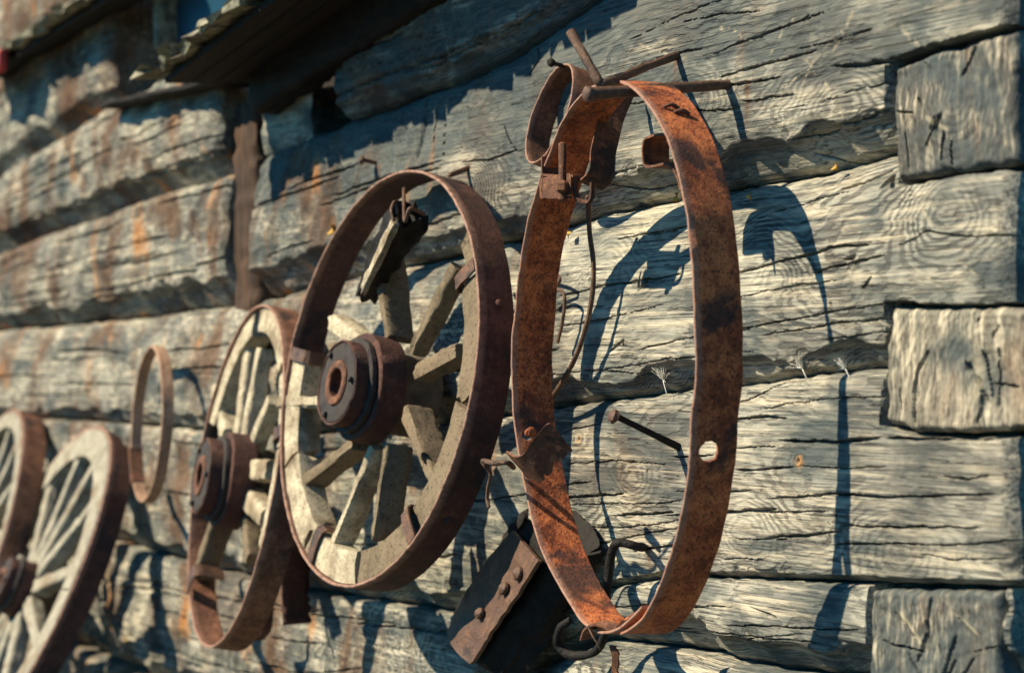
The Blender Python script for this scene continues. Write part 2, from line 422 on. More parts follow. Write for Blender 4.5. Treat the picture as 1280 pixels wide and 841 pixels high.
# cracks seen in the photograph: (points, width mm)
CR = [([(900, 99), (960, 81), (1033, 63)], 2.2), ([(1000, 63), (1060, 50), (1118, 30)], 1.2), ([(1040, 84), (1085, 82), (1119, 78), (1166, 62), (1225, 45), (1280, 30)], 5),
 ([(930, 128), (970, 122), (1005, 117)], 1.6), ([(760, 136), (810, 128), (900, 140), (935, 133)], 1.8), ([(1000, 190), (1040, 205)], 2), ([(850, 30), (905, 18), (960, 14)], 1.4),
 ([(700, 372), (760, 358), (830, 348), (866, 340)], 2.4), ([(920, 344), (945, 338), (968, 331), (1010, 320), (1060, 306), (1100, 308)], 3), ([(920, 375), (1000, 358), (1060, 350)], 1.2),
 ([(926, 414), (1000, 400), (1060, 388), (1118, 380), (1160, 372)], 1.6), ([(1128, 308), (1170, 290), (1220, 296), (1279, 294)], 2.2), ([(700, 410), (760, 400), (850, 380)], 1.4),
 ([(1090, 362), (1102, 345)], 4), ([(1062, 325), (1078, 320)], 4), ([(1048, 378), (1052, 390)], 4), ([(806, 337), (820, 352), (808, 362)], 3), ([(795, 425), (796, 436), (776, 440)], 2.5),
 ([(1095, 237), (1110, 222), (1112, 240)], 5), ([(1040, 238), (1080, 225), (1108, 212)], 2.5), ([(950, 268), (1010, 250), (1060, 238)], 1.2),
 ([(975, 550), (1000, 551), (1050, 553), (1112, 546)], 4.5), ([(1112, 546), (1180, 549), (1240, 549), (1275, 543)], 3.5), ([(926, 588), (960, 586), (1000, 582)], 3), ([(1000, 582), (1060, 585), (1118, 583)], 1.3),
 ([(905, 640), (940, 638), (978, 636)], 4.2), ([(960, 624), (1010, 620), (1050, 616), (1120, 621), (1190, 619), (1272, 617)], 2.8), ([(1050, 660), (1068, 656), (1130, 659), (1190, 657), (1240, 660)], 2.6),
 ([(962, 671), (1010, 669), (1062, 663)], 3.0), ([(700, 622), (745, 620), (790, 617)], 3.4), ([(708, 632), (760, 629), (830, 628), (866, 625)], 1.4), ([(770, 644), (810, 642), (850, 640)], 3), ([(700, 655), (780, 660), (866, 648)], 1.5),
 ([(895, 720), (960, 724), (1118, 731), (1275, 734)], 3), ([(905, 780), (1000, 784), (1085, 788)], 2.2), ([(926, 800), (960, 795), (1010, 792)], 1.2),
 ([(940, 757), (965, 766), (975, 772)], 2.5), ([(1186, 595), (1215, 598), (1248, 594)], 2.2), ([(905, 700), (930, 697), (960, 700)], 1.5), ([(920, 525), (960, 520), (990, 522)], 3), ([(924, 505), (960, 488), (985, 475)], 1.4),
 ([(700, 545), (720, 536), (760, 528)], 1.5), ([(924, 560), (980, 556)], 1.3), ([(705, 580), (780, 575), (850, 582)], 1.2), ([(1150, 690), (1200, 700), (1272, 696)], 1.2),
 ([(530, 120), (534, 160), (532, 205)], 7), ([(546, 130), (550, 170), (553, 205)], 4), ([(560, 150), (566, 200)], 2.5), ([(636, 155), (645, 180), (653, 190)], 2), ([(585, 203), (620, 200), (655, 186)], 2.4), ([(660, 95), (672, 75), (668, 58)], 3),
 ([(760, 300), (800, 292), (860, 280)], 1.3), ([(690, 470), (760, 462), (850, 470)], 1.3), ([(740, 228), (800, 236), (850, 222)], 1.6), ([(690, 236), (760, 222), (845, 195)], 1.2),
 ([(68, 436), (69, 480), (71, 518)], 11), ([(72, 440), (110, 437), (165, 442)], 8), ([(71, 525), (64, 560), (66, 600)], 8), ([(118, 735), (160, 780), (190, 820)], 9), ([(300, 560), (320, 640)], 3), ([(905, 109), (938, 104), (985, 96)], 2.6), ([(822, 73), (850, 68), (884, 61)], 2.2), ([(792, 689), (812, 684), (856, 681)], 2.6), ([(845, 571), (872, 570), (900, 567)], 2.2), ([(46, 130), (48, 170)], 8), ([(10, 100), (14, 160)], 10)]
SC = [([(1010, 5), (985, 35), (966, 72)], 7), ([(1080, 5), (1062, 40), (1047, 68)], 9), ([(1030, 60), (1018, 90), (1008, 118)], 5), ([(1134, 36), (1150, 50), (1166, 62)], 7), ([(900, 33), (925, 42), (938, 52)], 6), ([(1155, 255), (1178, 288)], 4), ([(1205, 320), (1240, 350)], 4), ([(1150, 330), (1190, 360)], 4), ([(1035, 95), (1055, 125), (1066, 150)], 5), ([(1010, 70), (1030, 95)], 4), ([(800, 55), (845, 70)], 5), ([(985, 110), (1010, 92)], 5)]
KN = [(1003, 576, .014, 1), (950, 300, .035, 0), (985, 345, .03, 0), (760, 330, .045, 0), (905, 330, .03, 0), (728, 549, .011, 1), (800, 600, .03, 0), (1130, 680, .05, 0), (940, 660, .05, 0), (845, 470, .03, 0), (1060, 120, .05, 0), (1190, 250, .06, 0), (700, 110, .05, 0), (600, 230, .05, 0), (870, 120, .05, 0)]
def poly_w(pts): return np.array([[at(x, y)[0], at(x, y)[2]] for x, y in pts])
CRW = [(poly_w(p), w / 1000) for p, w in CR]; SCW = [(poly_w(p), w / 1000) for p, w in SC]
ROOTW = [(*at(x, y)[[0, 2]], l) for x, y, l in ((938, 104, .09), (850, 68, .07), (872, 570, .07), (812, 684, .05), (722, 88, .05), (598, 206, .09), (488, 208, .08))]
KNW = [(*at(x, y)[[0, 2]], r, o) for x, y, r, o in KN]
def linefield(X, Z, lines, seedk):
    """0..1 groove mask of the given lines over a grid that has X rising along axis 0"""
    out = np.zeros(X.shape); xs = X[:, 0]
    for q, (P, w) in enumerate(lines):
        P = P[np.argsort(P[:, 0])] if np.ptp(P[:, 0]) > np.ptp(P[:, 1]) else P
        x0, x1 = P[:, 0].min() - 3 * w, P[:, 0].max() + 3 * w; i0, i1 = np.searchsorted(xs, [x0, x1])
        if i1 - i0 < 2: continue
        sx, sz = X[i0:i1], Z[i0:i1]
        m = (sz > P[:, 1].min() - .02) & (sz < P[:, 1].max() + .02)
        if not m.any(): continue
        gx = sx[m]; gz = sz[m]
        gx = gx + .0016 * noise(gx * 30 + q * 9, gz * 40, seedk); gz = gz + .0011 * noise(gx * 42 + q * 5, gz * 6, seedk + 3) + .0005 * noise(gx * 160, gz * 90, seedk)
        L = np.concatenate([[0], np.cumsum(np.hypot(*np.diff(P, axis=0).T))]); best = np.full(gx.shape, 9.); pos = np.zeros(gx.shape)
        for k in range(len(P) - 1):
            a, b = P[k], P[k + 1]; ab = b - a; t = np.clip(((gx - a[0]) * ab[0] + (gz - a[1]) * ab[1]) / (ab @ ab), 0, 1)
            d = np.hypot(gx - a[0] - t * ab[0], gz - a[1] - t * ab[1]); u = d < best
            best[u] = d[u]; pos[u] = (L[k] + t[u] * (L[k + 1] - L[k])) / L[-1]
        sn = np.sin(np.pi * np.clip(pos, .01, .99)); ww = np.maximum(w, .0014) * (.5 + .5 * sn ** .6) * (1 + .35 * noise(gx * 60 + q, gz * 0, 0))
        v = np.clip(1 - (best / (ww * .6 + 1e-6)) ** 2, 0, 1) * smooth(sn * 2.5) * (.75 + .25 * noise(gx * 45 + q * 3, 0 * gx, 1.))
        sub = out[i0:i1]; sub[m] = np.maximum(sub[m], v * min(1, w / .002))
    return out
def xgrid(x0, x1, fine=1.0):
    xs = [x0]
    while xs[-1] < x1:
        x = xs[-1]
        s = .0023 if x > -2.95 else (.0042 if x > -4.15 else (.008 if x > -5.85 else .04))
        xs.append(x + s * fine)
    xs[-1] = x1; return np.array(xs)
def log_mesh(top, bot, x0, x1, rows, seed, wb, fac=1.0, tilt=0.0, bulge=.010, rt=.022, thick=.16, fine=1.0, base=0.0, ncr=24, grey=(.3, .3)):
    xs = xgrid(x0, x1, fine); v = np.linspace(0, 1, rows)
    T = S_(top, xs) - .0012; B = S_(bot, xs) + .0012
    X, V = np.meshgrid(xs, v, indexing='ij'); h = (T - B)[:, None]
    Z = B[:, None] + h * V
    s = V * h; t = (1 - V) * h
    wbx = np.interp(xs, [X_(p) for p, _ in wb], [w for _, w in wb])
    wbx = (wbx * (1 + .45 * fbm(xs * 4 + seed, 0 * xs, seed, 3)) + .010 * noise(xs * 17, 0 * xs, seed) * np.minimum(1, wbx / .02))[:, None]
    wbx = np.maximum(wbx, .006)
    far = smooth((-2.7 - X) / 1.0)                       # the hewing is coarser towards the far end
    rtx = rt * (1 + .5 * noise(X * 5 + seed, 0 * X, 7.))
    q = np.clip(1 - t / rtx, 0, 1); d = -rtx * 1.1 * (1 - np.sqrt(np.clip(1 - q * q * .96, 0, 1)))
    f = np.clip(1 - s / wbx, 0, 1)
    edge = smooth(f * 3) * .25 + .75 * f                 # crisp arris where the wane starts
    d = d - fac * np.minimum(wbx, .06) * .95 * edge - .012 * np.clip(1 - s / .008, 0, 1)
    d = d + bulge * (1 - (2 * V - 1) ** 2) - tilt * (V - .4)
    low = .011 * fbm(X * 2.1 + seed * 3, Z * 4, seed, 2) + .0045 * fbm(X * 8 + seed, Z * 13, seed + 2, 3)
    rough = .010 * (1 - np.abs(fbm(X * 13 + seed, Z * 10, seed + 4, 3)) * 2) * far + .008 * fbm(X * 20, Z * 18, seed + 9, 3) * far
    fine_ = .0011 * fbm(X * 34, Z * 110, seed + 6, 3)
    d = d + low + rough + fine_ + base
    # broken chips along the arris
    chip = smooth((fbm(X * 26 + seed, Z * 40, seed + 5, 2) - .25) * 4) * np.exp(-((s - wbx) / .012) ** 2); d = d - .005 * chip
    surf = d.copy()
    # cracks
    rc = []
    r2 = np.random.default_rng(int(seed * 100) + 5)
    for k in range(ncr):
        cx = r2.uniform(max(x0, -5.8), x1); vv = r2.uniform(.12, .92); ln = r2.uniform(.05, .22) * (1 if cx > -3 else 1.8)
        pts = []
        for e in np.linspace(-1, 1, 5):
            x = cx + e * ln; i = np.clip(np.searchsorted(xs, x), 0, len(xs) - 1)
            pts.append((x, B[i] + (T[i] - B[i]) * (vv + .005 * r2.normal()) + .010 * e * r2.uniform(-.2, .5)))
        rc.append((np.array(pts), r2.uniform(.0013, .0021) * (1 if cx > -3 else 2.5)))
    cr = np.maximum(linefield(X, Z, CRW, 1), .8 * linefield(X, Z, rc, 2))
    d = d - .016 * cr
    sc = linefield(X, Z, SCW, 3); sc = sc * smooth(.5 + 2.0 * noise(X * 150, Z * 150, 2.)); d = d - .0012 * sc
    knot = np.zeros(X.shape)
    kr = np.zeros(X.shape)
    for kx, kz, r, o in KNW:
        g = np.exp(-(((X - kx) / (r * 1.5)) ** 2 + ((Z - kz) / r) ** 2)); kr += .018 * g * (r / .04)
        d = d + .004 * g * (r / .04)
        if o: knot = np.maximum(knot, np.clip(1 - np.hypot(X - kx, (Z - kz) * 1.2) / (r * .8) + .5 * noise(X * 200, Z * 200, 1.), 0, 1)); d = d - .006 * np.exp(-(np.hypot(X - kx, Z - kz) / (r * .25)) ** 2)
    bleed = np.zeros(X.shape)
    for kx, kz, ln in ROOTW:
        dz = kz - Z; wv = .0045 * (1 - .6 * np.clip(dz / ln, 0, 1)) * (1 + .6 * noise(X * 0 + kx * 9, Z * 60, 1.))
        bleed = np.maximum(bleed, np.exp(-((X - kx + .002 * noise(Z * 40, kx * 7, 2.)) / np.maximum(wv, .0008)) ** 2) * smooth((dz + .006) / .006) * np.clip(1 - dz / ln, 0, 1))
    # notch round the crossing log ends
    for P in BP:
        m = sdpoly(X, Z, P + 0) + .002 * noise(X * 60, Z * 60, 4.)
        d = d - .07 * smooth((.0075 - m) / .006)
    # sawn ends
    e0 = np.clip(1 - (X - x0) / .018, 0, 1); e1 = np.clip(1 - (x1 - X) / .018, 0, 1)
    d = d - .012 * (e0 ** 2 + e1 ** 2)
    Xj = X.copy()
    Xj += np.where(e1 > 0, .004 * noise(Z * 40, 0 * Z, seed) * e1, 0)
    pith = .075; zc = B[:, None] + h * (.45 + .12 * noise(xs * .8, 0 * xs, seed)[:, None])
    ring = np.hypot(surf * 1.6 + pith, (Z - zc) * .55 + .004 * noise(X * 3, Z * 20, seed)) + .012 * fbm(X * 1.6 + seed, Z * 6, seed, 3) + kr
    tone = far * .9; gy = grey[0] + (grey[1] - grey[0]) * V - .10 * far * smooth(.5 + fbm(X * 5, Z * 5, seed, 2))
    P = np.stack([Xj, -d, Z], -1)
    n, k = X.shape
    back0 = np.stack([xs, np.full(n, thick), B], -1)[:, None]; back1 = np.stack([xs, np.full(n, thick), T], -1)[:, None]
    P = np.concatenate([back0, P, back1], 1); ext = lambda a: np.concatenate([a[:, :1], a, a[:, -1:]], 1)
    k += 2; idx = np.arange(n * k).reshape(n, k)
    Fs = np.stack([idx[:-1, :-1], idx[1:, :-1], idx[1:, 1:], idx[:-1, 1:]], -1).reshape(-1, 4)
    back = np.stack([idx[:-1, -1], idx[1:, -1], idx[1:, 0], idx[:-1, 0]], -1)
    Fs = np.concatenate([Fs, back])
    # end caps as quads from front rows to the back edge
    V3 = P.reshape(-1, 3); caps = []
    extra = []
    for e, row in ((0, idx[0]), (1, idx[-1])):
        bk = np.stack([np.full(k, V3[row[0], 0]), np.full(k, thick), V3[row, 2]], -1)
        b0 = len(V3) + sum(len(x) for x in extra); extra.append(bk); j = np.arange(k - 1)
        qd = np.stack([row[:-1], row[1:], b0 + j + 1, b0 + j], -1)
        caps.append(qd if e else qd[:, ::-1])
    V3 = np.concatenate([V3] + extra); Fs = np.concatenate([Fs] + caps)
    pad = lambda a: np.concatenate([ext(a).ravel(), np.zeros(len(V3) - n * k)])
    return V3, Fs, {'ring': pad(ring), 'tone': pad(tone), 'scar': pad(sc * .5), 'knot': pad(knot), 'grey': pad(gy), 'bleed': pad(bleed)}

cabin = thing('log_cabin', (-3.5, 0.0, 0.0), 'weathered grey log cabin wall with notched corner beam ends and shingled canopies', 'building')
def log(*a, name='log', mat=M_LOG, label=None, **k):
    V, Fs, A = log_mesh(*a, **k); o = build(name, V, Fs, mat, cabin, attrs=A)
    o.data.set_sharp_from_angle(angle=math.radians(70))
    if label: o['label'] = label
    return o
XE = X_(1270); XL = -8.0
wbN = lambda *p: [(-400, p[0][1])] + list(p) + [(1300, p[-1][1])]
# above the frame and below it the same wall goes on, coarser
log(('A', .56), ('A', .28), XL, XE, 24, 9.1, wbN((600, .03)), fine=3, ncr=0)
log(('A', .28), 'A', XL, X_(146, 60), 70, 1.2, wbN((0, .045), (140, .04)), fine=1, ncr=10)
log(('A', .28), 'A', X_(360, 60), XE, 50, 1.7, wbN((600, .03)), fine=2, ncr=5)
log('A', '0', XL, X_(284, 150), 90, 2.3, wbN((0, .05), (280, .045)), bulge=.014, ncr=16)
log('A', '0', X_(428, 120), X_(1276, 60), 110, 2.9, wbN((430, .03), (700, .03), (1280, .03)), bulge=.014, ncr=14, grey=(1.2, 1.2))  # extra grey paints the canopy shade over this whole log
log('0', '1', XL, X_(285, 300), 120, 3.3, wbN((0, .04), (280, .05)), bulge=.012, ncr=20)
log('0', '1', X_(322, 290), X_(1276, 100), 210, 4.2, wbN((330, .055), (420, .05), (560, .03), (700, .022), (800, .03), (900, .05), (1000, .055), (1118, .05)), tilt=.02, ncr=16, grey=(.25, 1.9))  # grey rises to the top: weathering with canopy shade painted in
log('1', '2', XL, XE, 200, 5.7, wbN((0, .02), (270, .03), (500, .03), (690, .03), (780, .02), (880, .03), (930, .035), (1118, .032)), tilt=.035, bulge=.014, ncr=16, grey=(.35, .1))
log('2', '3', XL, X_(1273), 200, 6.4, wbN((0, .03), (240, .03), (500, .035), (600, .02), (750, .006), (1270, .006)), bulge=.007, rt=.012, ncr=16)
log('3', '4', XL, X_(1260), 120, 7.8, wbN((0, .04), (400, .03), (700, .03), (860, .045), (1090, .048)), rt=.008, bulge=.006, ncr=40)
for q in range(3):
    lo = ('4', -.27 * (q + 1)) if q < 2 else ('4', -.95)
    log('4' if q == 0 else ('4', -.27 * q), lo, XL, XE, 30, 8.3 + q, wbN((600, .03)), fine=3, ncr=0)

def end_block(P, q):
    """end of a crossing log: a face of end grain, sides running back into the wall"""
    x0, x1 = P[:, 0].min(), P[:, 0].max(); z0, z1 = P[:, 1].min(), P[:, 1].max()
    n, m = int((x1 - x0) / .0019), int((z1 - z0) / .0019)
    # map the unit square onto the outline by interpolating its left/right and upper/lower sides
    c = P.mean(0)
    top = np.array(sorted([p for p in P if p[1] > c[1]], key=lambda p: p[0])); bot = np.array(sorted([p for p in P if p[1] <= c[1]], key=lambda p: p[0]))
    u = np.linspace(0, 1, n); v = np.linspace(0, 1, m); U, V = np.meshgrid(u, v, indexing='ij')
    tx, tz = np.interp(u, np.linspace(0, 1, len(top)), top[:, 0]), np.interp(u, np.linspace(0, 1, len(top)), top[:, 1])
    bx, bz = np.interp(u, np.linspace(0, 1, len(bot)), bot[:, 0]), np.interp(u, np.linspace(0, 1, len(bot)), bot[:, 1])
    X = bx[:, None] + (tx - bx)[:, None] * V; Z = bz[:, None] + (tz - bz)[:, None] * V
    e = np.minimum(np.minimum(U, 1 - U) * (x1 - x0), np.minimum(V, 1 - V) * (z1 - z0))
    rag = smooth(1 - e / .02)
    X = X + .004 * fbm(X * 45, Z * 45, 3. + q) * rag; Z = Z + .004 * fbm(X * 45, Z * 45, 8. + q) * rag
    d = [.003, .010, .004][q] - .008 * np.clip(1 - e / .008, 0, 1) ** 2 + .006 * fbm(X * 14, Z * 14, 5. + q, 3) + .002 * fbm(X * 90, Z * 90, q, 3)
    pc = [(x0 + .52 * (x1 - x0), z0 + .62 * (z1 - z0)), (x0 + .8 * (x1 - x0), z0 + .1 * (z1 - z0)), (x0 + .5 * (x1 - x0), z0 + .2 * (z1 - z0))][q]
    r = np.hypot(X - pc[0], (Z - pc[1]) * .9) + .004 * fbm(X * 25, Z * 25, 1. + q)
    L = [[([(1194, 60), (1196, 110), (1194, 140)], 2), ([(1150, 120), (1165, 150)], 2), ([(1135, 160), (1140, 225)], 1.5), ([(1124, 140), (1150, 141)], 2), ([(1230, 70), (1236, 180)], 1.2)],
         [([(1172, 435), (1158, 460), (1152, 490), (1155, 535)], 5), ([(1234, 470), (1236, 500), (1231, 535)], 5), ([(1216, 462), (1220, 458), (1222, 466)], 9), ([(1195, 390), (1196, 440), (1194, 470)], 2.5), ([(1130, 400), (1136, 520)], 1.2), ([(1215, 420), (1240, 392)], 2), ([(1250, 480), (1282, 484)], 2.5), ([(1245, 430), (1262, 405)], 2)],
         [([(1166, 740), (1163, 790), (1150, 830)], 4), ([(1120, 762), (1150, 800)], 2), ([(1195, 765), (1225, 800)], 1.6), ([(1105, 800), (1160, 815)], 2.4), ([(1215, 815), (1250, 806)], 1.4)]][q]
    rr_ = np.random.default_rng(40 + q); rad = []
    for k in range(9):
        a = rr_.uniform(0, 2 * math.pi); l0, l1 = rr_.uniform(.008, .03), rr_.uniform(.05, .11)
        rad.append((np.array([[pc[0] + math.cos(a + .12 * e) * (l0 + (l1 - l0) * e), pc[1] + math.sin(a + .12 * e) * (l0 + (l1 - l0) * e)] for e in (0, .33, .66, 1)]), rr_.uniform(.0026, .0040)))
    cr = linefield(X, Z, [(poly_w(p), w / 1000) for p, w in L] + rad, 6); d = d - .014 * cr
    sc = linefield(X, Z, [(poly_w(p), w / 1000) for p, w in ([[([(1160, 145), (1192, 163)], 6)], [([(1226, 440), (1232, 465), (1226, 505)], 16)], [([(1125, 760), (1160, 810)], 6), ([(1190, 760), (1228, 795)], 4)]][q])], 7)
    Pp = np.stack([X, -d, Z], -1); idx = np.arange(n * m).reshape(n, m)
    Fs = [np.stack([idx[:-1, :-1], idx[1:, :-1], idx[1:, 1:], idx[:-1, 1:]], -1).reshape(-1, 4)]
    V3 = Pp.reshape(-1, 3)
    loop = np.concatenate([idx[:, 0], idx[-1, 1:], idx[-2::-1, -1], idx[0, -2:0:-1]])
    bk = V3[loop].copy(); bk[:, 1] = 1.6; b0 = len(V3); j = np.arange(len(loop)); j2 = (j + 1) % len(loop)
    Fs.append(np.stack([loop[j], b0 + j, b0 + j2, loop[j2]], -1)); V3 = np.concatenate([V3, bk])
    pad = lambda a: np.concatenate([a.ravel(), np.full(len(bk), float(a.mean()))])
    o = build('beam_end', V3, np.concatenate(Fs), M_END if q != 1 else M_END1, cabin, attrs={'ring': pad(r), 'tone': pad(0 * r + .1), 'scar': pad(sc * .55), 'knot': pad(0 * r), 'grey': pad(0 * r + (.2 if q == 1 else .7))})
    o.data.set_sharp_from_angle(angle=math.radians(60))
    o['label'] = ['dark square beam end with ring grain', 'pale beam end with two split cracks', 'grey beam end at the foot of the wall'][q]
M_END1 = wood_log('pale_end_grain', light=(.33, .305, .245), mid=(.20, .19, .155), dark=(.07, .066, .058), endgrain=True)
for q, P in enumerate(BP): end_block(P, q)

# the side wall that the crossing logs belong to
for q in range(11):
    z = .14 + q * .275
    V, Fs = beam((-1.905, .175, z), (-1.905, 1.8, z), (1, 0, 0), .13, .27, n=30, seed=q * 1.7, amp=.008)
    build('side_log', V, np.array([f for f in Fs if len(f) == 4]), M_LOG, cabin, attrs={k: (np.full(len(V), 0.0) if k in ('scar', 'knot') else np.full(len(V), .2)) for k in ('ring', 'tone', 'scar', 'knot', 'grey')})

# post, stub log and window left of the middle
def box_part(name, px, py, d0, d1, m, parent=cabin, amp=.006):
    """rough timber with its face at distance d0, running back to d1; px, py ranges in the photograph"""
    a, b = at(px[0], py[1], d0), at(px[1], py[0], d0)
    c = np.array([(a[0] + b[0]) / 2, -(d0 + d1) / 2, 0]); w = b[0] - a[0]
    V, Fs = beam((c[0], c[1], a[2]), (c[0], c[1], b[2]), (1, 0, 0), w, abs(d0 - d1), n=40, seed=px[0], amp=amp, rag=(.004, .004))
    return autosmooth(build(name, V, Fs, m, parent), 50)
box_part('door_post', (288, 319), (124, 392), -.012, -.15, M_POST)
V, Fs = beam(at(354, 166, -.055), at(418, 146, -.055), (0, -1, 0), .09, .105, n=40, seed=3, amp=.007, rag=(.01, .01))
build('log_stub', V, np.array([f for f in Fs if len(f) == 4]), M_LOG, cabin, attrs={k: (np.full(len(V), 0.0) if k in ('scar', 'knot') else np.full(len(V), .5)) for k in ('ring', 'tone', 'scar', 'knot', 'grey')})
a, b = at(140, 230, -.11), at(470, -260, -.11)
build('back_board', [(a[0], .11, a[2] - .1), (b[0], .11, a[2] - .1), (b[0], .11, b[2]), (a[0], .11, b[2]), (a[0], .15, a[2] - .1), (b[0], .15, a[2] - .1), (b[0], .15, b[2]), (a[0], .15, b[2])],
      [[0, 1, 2, 3], [7, 6, 5, 4], [0, 4, 5, 1], [1, 5, 6, 2], [2, 6, 7, 3], [3, 7, 4, 0]], M_DECK, cabin, sm=False)
win = build('window', *beam(at(208, 62, -.03), at(208, -200, -.03), (1, 0, 0), .03, .05, n=20, amp=.002), M_SHINGLE, cabin)
_o = build('shade_board', *beam(at(150, 133, .02), at(292, 103, .02), (0, -1, 0), .10, .012, n=24, amp=.003, rag=(.006, .006)), M_DECK, None, origin=None); _o.data.transform(Matrix.Translation((3.5, 0, 0))); _o.parent = win  # board added under the window to throw shade on the log below
a, b = at(214, 70, -.05), at(330, -200, -.05)
pane = build('pane', np.array([(a[0], .05, a[2]), (b[0], .05, a[2]), (b[0], .05, b[2]), (a[0], .05, b[2]), (a[0], .056, a[2]), (b[0], .056, a[2]), (b[0], .056, b[2]), (a[0], .056, b[2])]) - np.array([-3.5, 0, 0]),
      [[0, 1, 2, 3], [7, 6, 5, 4], [0, 4, 5, 1], [1, 5, 6, 2], [2, 6, 7, 3], [3, 7, 4, 0]], M_PANE, None, sm=False)
pane.parent = win

# shingled canopies over the openings
def canopy(E0, E1, dep, rise, seed):
    """E0..E1: eave line; the roof runs back to the wall"""
    E0 = np.asarray(E0); E1 = np.asarray(E1); r = random.Random(seed)
    ax = E1 - E0; L = np.linalg.norm(ax); ax /= L
    back = np.array([-.05, dep, rise]); bl = np.linalg.norm(back); bk = back / bl; nn = np.cross(ax, bk); nn /= np.linalg.norm(nn)
    if nn[2] < 0: nn = -nn
    def slab(p, la, lb, th, skew=0.0, jag=0):
        s = .0
        q = [p, p + ax * la, p + ax * (la + skew) + bk * lb, p + ax * skew + bk * lb]
        V = [*q, *[x + nn * th for x in q]]
        return V, [[0, 3, 2, 1], [4, 5, 6, 7], [0, 1, 5, 4], [1, 2, 6, 5], [2, 3, 7, 6], [3, 0, 4, 7]]
    o = bpy.data.objects.new('canopy', None); COL.objects.link(o); o.parent = cabin; o.location = E0 - np.array([-3.5, 0, 0])
    def sub(name, mb, m):
        b = build(name, np.array(mb.v) - E0, mb.f, m, None, sm=False); b.parent = o; return b
    dk = MB()
    x = 0.0
    nb = 4
    for k in range(nb):
        dk.add(*slab(E0 + ax * .01 + bk * (.015 + k * bl / nb), L - .02, bl / nb - .004, .011))
    sub('deck', dk, M_DECK)
    for c in range(3):
        mb = MB(); x = -.02 - r.random() * .04
        while x < L + .02:
            w = r.uniform(.04, .09); over = -.004 - r.uniform(0, .026) + c * .020
            p = E0 + ax * x + bk * over + nn * (.012 + c * .010 + r.uniform(0, .009))
            V, Fs = slab(p, w * .92, bl + .02 - over, r.uniform(.009, .017), r.uniform(-.01, .01))
            V = [np.array(v) + (bk * r.uniform(-.016, .016) + nn * r.uniform(-.004, .006)) * (1 if i in (0, 1, 4, 5) else 0) for i, v in enumerate(V)]
            mb.add(V, Fs); x += w
        sub('shingle_course', mb, M_SHINGLE)
    return o
c1 = canopy(at(196, 106, .225), at(545, -160, .225), .22, .02, 5)
c1['label'] = 'ragged shingle canopy over the post'
c2 = canopy(at(-30, 100, .10), at(165, -22, .10), .1, .015, 8)
V, Fs = beam(at(325, 96, .02), at(640, -115, .02), (0, -1, 0), .06, .15, n=60, seed=7, amp=.006, rag=(.01, .01)); build('shade_beam', V, Fs, M_DECK, cabin)  # dark beam added to deepen the black shade under the canopy
c2['label'] = 'far shingle canopy at the edge of the frame'
# eaves of the main roof, well above the frame
E0 = np.array([XL, -.35, 3.05]); 
mb = MB(); 
mb.add([(XL, -.30, 2.95), (-1.5, -.30, 2.95), (-1.5, 2.2, 4.1), (XL, 2.2, 4.1), (XL, -.30, 3.0), (-1.5, -.30, 3.0), (-1.5, 2.2, 4.15), (XL, 2.2, 4.15)],
       [[0, 3, 2, 1], [4, 5, 6, 7], [0, 1, 5, 4], [1, 2, 6, 5], [2, 3, 7, 6], [3, 0, 4, 7]])
build('roof', mb.v, mb.f, M_SHINGLE, cabin, sm=False)

# ------------------------------------------------------------------ wheels
def frame(fit, d):
    X, Z, R, yaw, pit = fit
    c = np.array([X, -d, Z]); Rm = np.array((Matrix.Rotation(yaw, 3, 'Z') @ Matrix.Rotation(pit, 3, 'X')))
    def loc(px, py, y=0.0):
        r = FW + (px - CX) / F * RT + (CY - py) / F * UP; n = Rm @ np.array([0, 1, 0]); p = c + n * y
        t = ((p - CAM) @ n) / (r @ n); return Rm.T @ (CAM + r * t - c)
    return c, Rm, R, yaw, pit, loc
def wheel_root(name, fit, d, label, cat, group=None):
    c, Rm, R, yaw, pit, loc = frame(fit, d)
    o = thing(name, c, label, cat, group, rot=(pit, 0, yaw), local=True); return o, R, loc
def ang(p): return math.atan2(p[2], p[0])
def tire(root, R, w, th, m, seed, wob=.0012):
    V, Fs = arc_sweep(0, 2 * math.pi, lambda a: R + wob * noise(math.cos(a) * 2.5 + seed, math.sin(a) * 2.5, 1.), bandprof(th, 0, w, .0012, 5), n=260)
    return autosmooth(build('tire', jitter(V, .0012, 30, seed), Fs, m, root, attrs=edge_attr(V, len(bandprof(th, 0, w, .0012, 5)))), 40)
def felloe(root, a0, a1, r0, r1, y0, y1, m, seed, amp=.0022, rag=.012):
    n = max(6, int(abs(a1 - a0) * 22)); m_ = 5; prof = []
    cs = [(r0, y0), (r1, y0), (r1, y1), (r0, y1)]
    for q in range(4):
        a, b = np.array(cs[q]), np.array(cs[(q + 1) % 4])
        for j in range(m_): prof.append(a + (b - a) * j / m_)
    prof = np.array(prof); cc = prof.mean(0)
    for q in range(4): prof[q * m_] = cc + (prof[q * m_] - cc) * .955
    rings = []
    for i in range(n + 1):
        f = i / n; sh = np.zeros(len(prof))
        if i in (0, n): sh = rag * noise(prof[:, 0] * 60 + seed, prof[:, 1] * 60, seed) * (1 if i == n else -1)
        a = a0 + (a1 - a0) * f + sh / r1
        rings.append(np.stack([prof[:, 0] * np.cos(a), prof[:, 1], prof[:, 0] * np.sin(a)], 1))
    V, Fs = ringmesh(rings)
    return autosmooth(build('felloe', jitter(V, amp, 38, seed), Fs, m, root), 40)
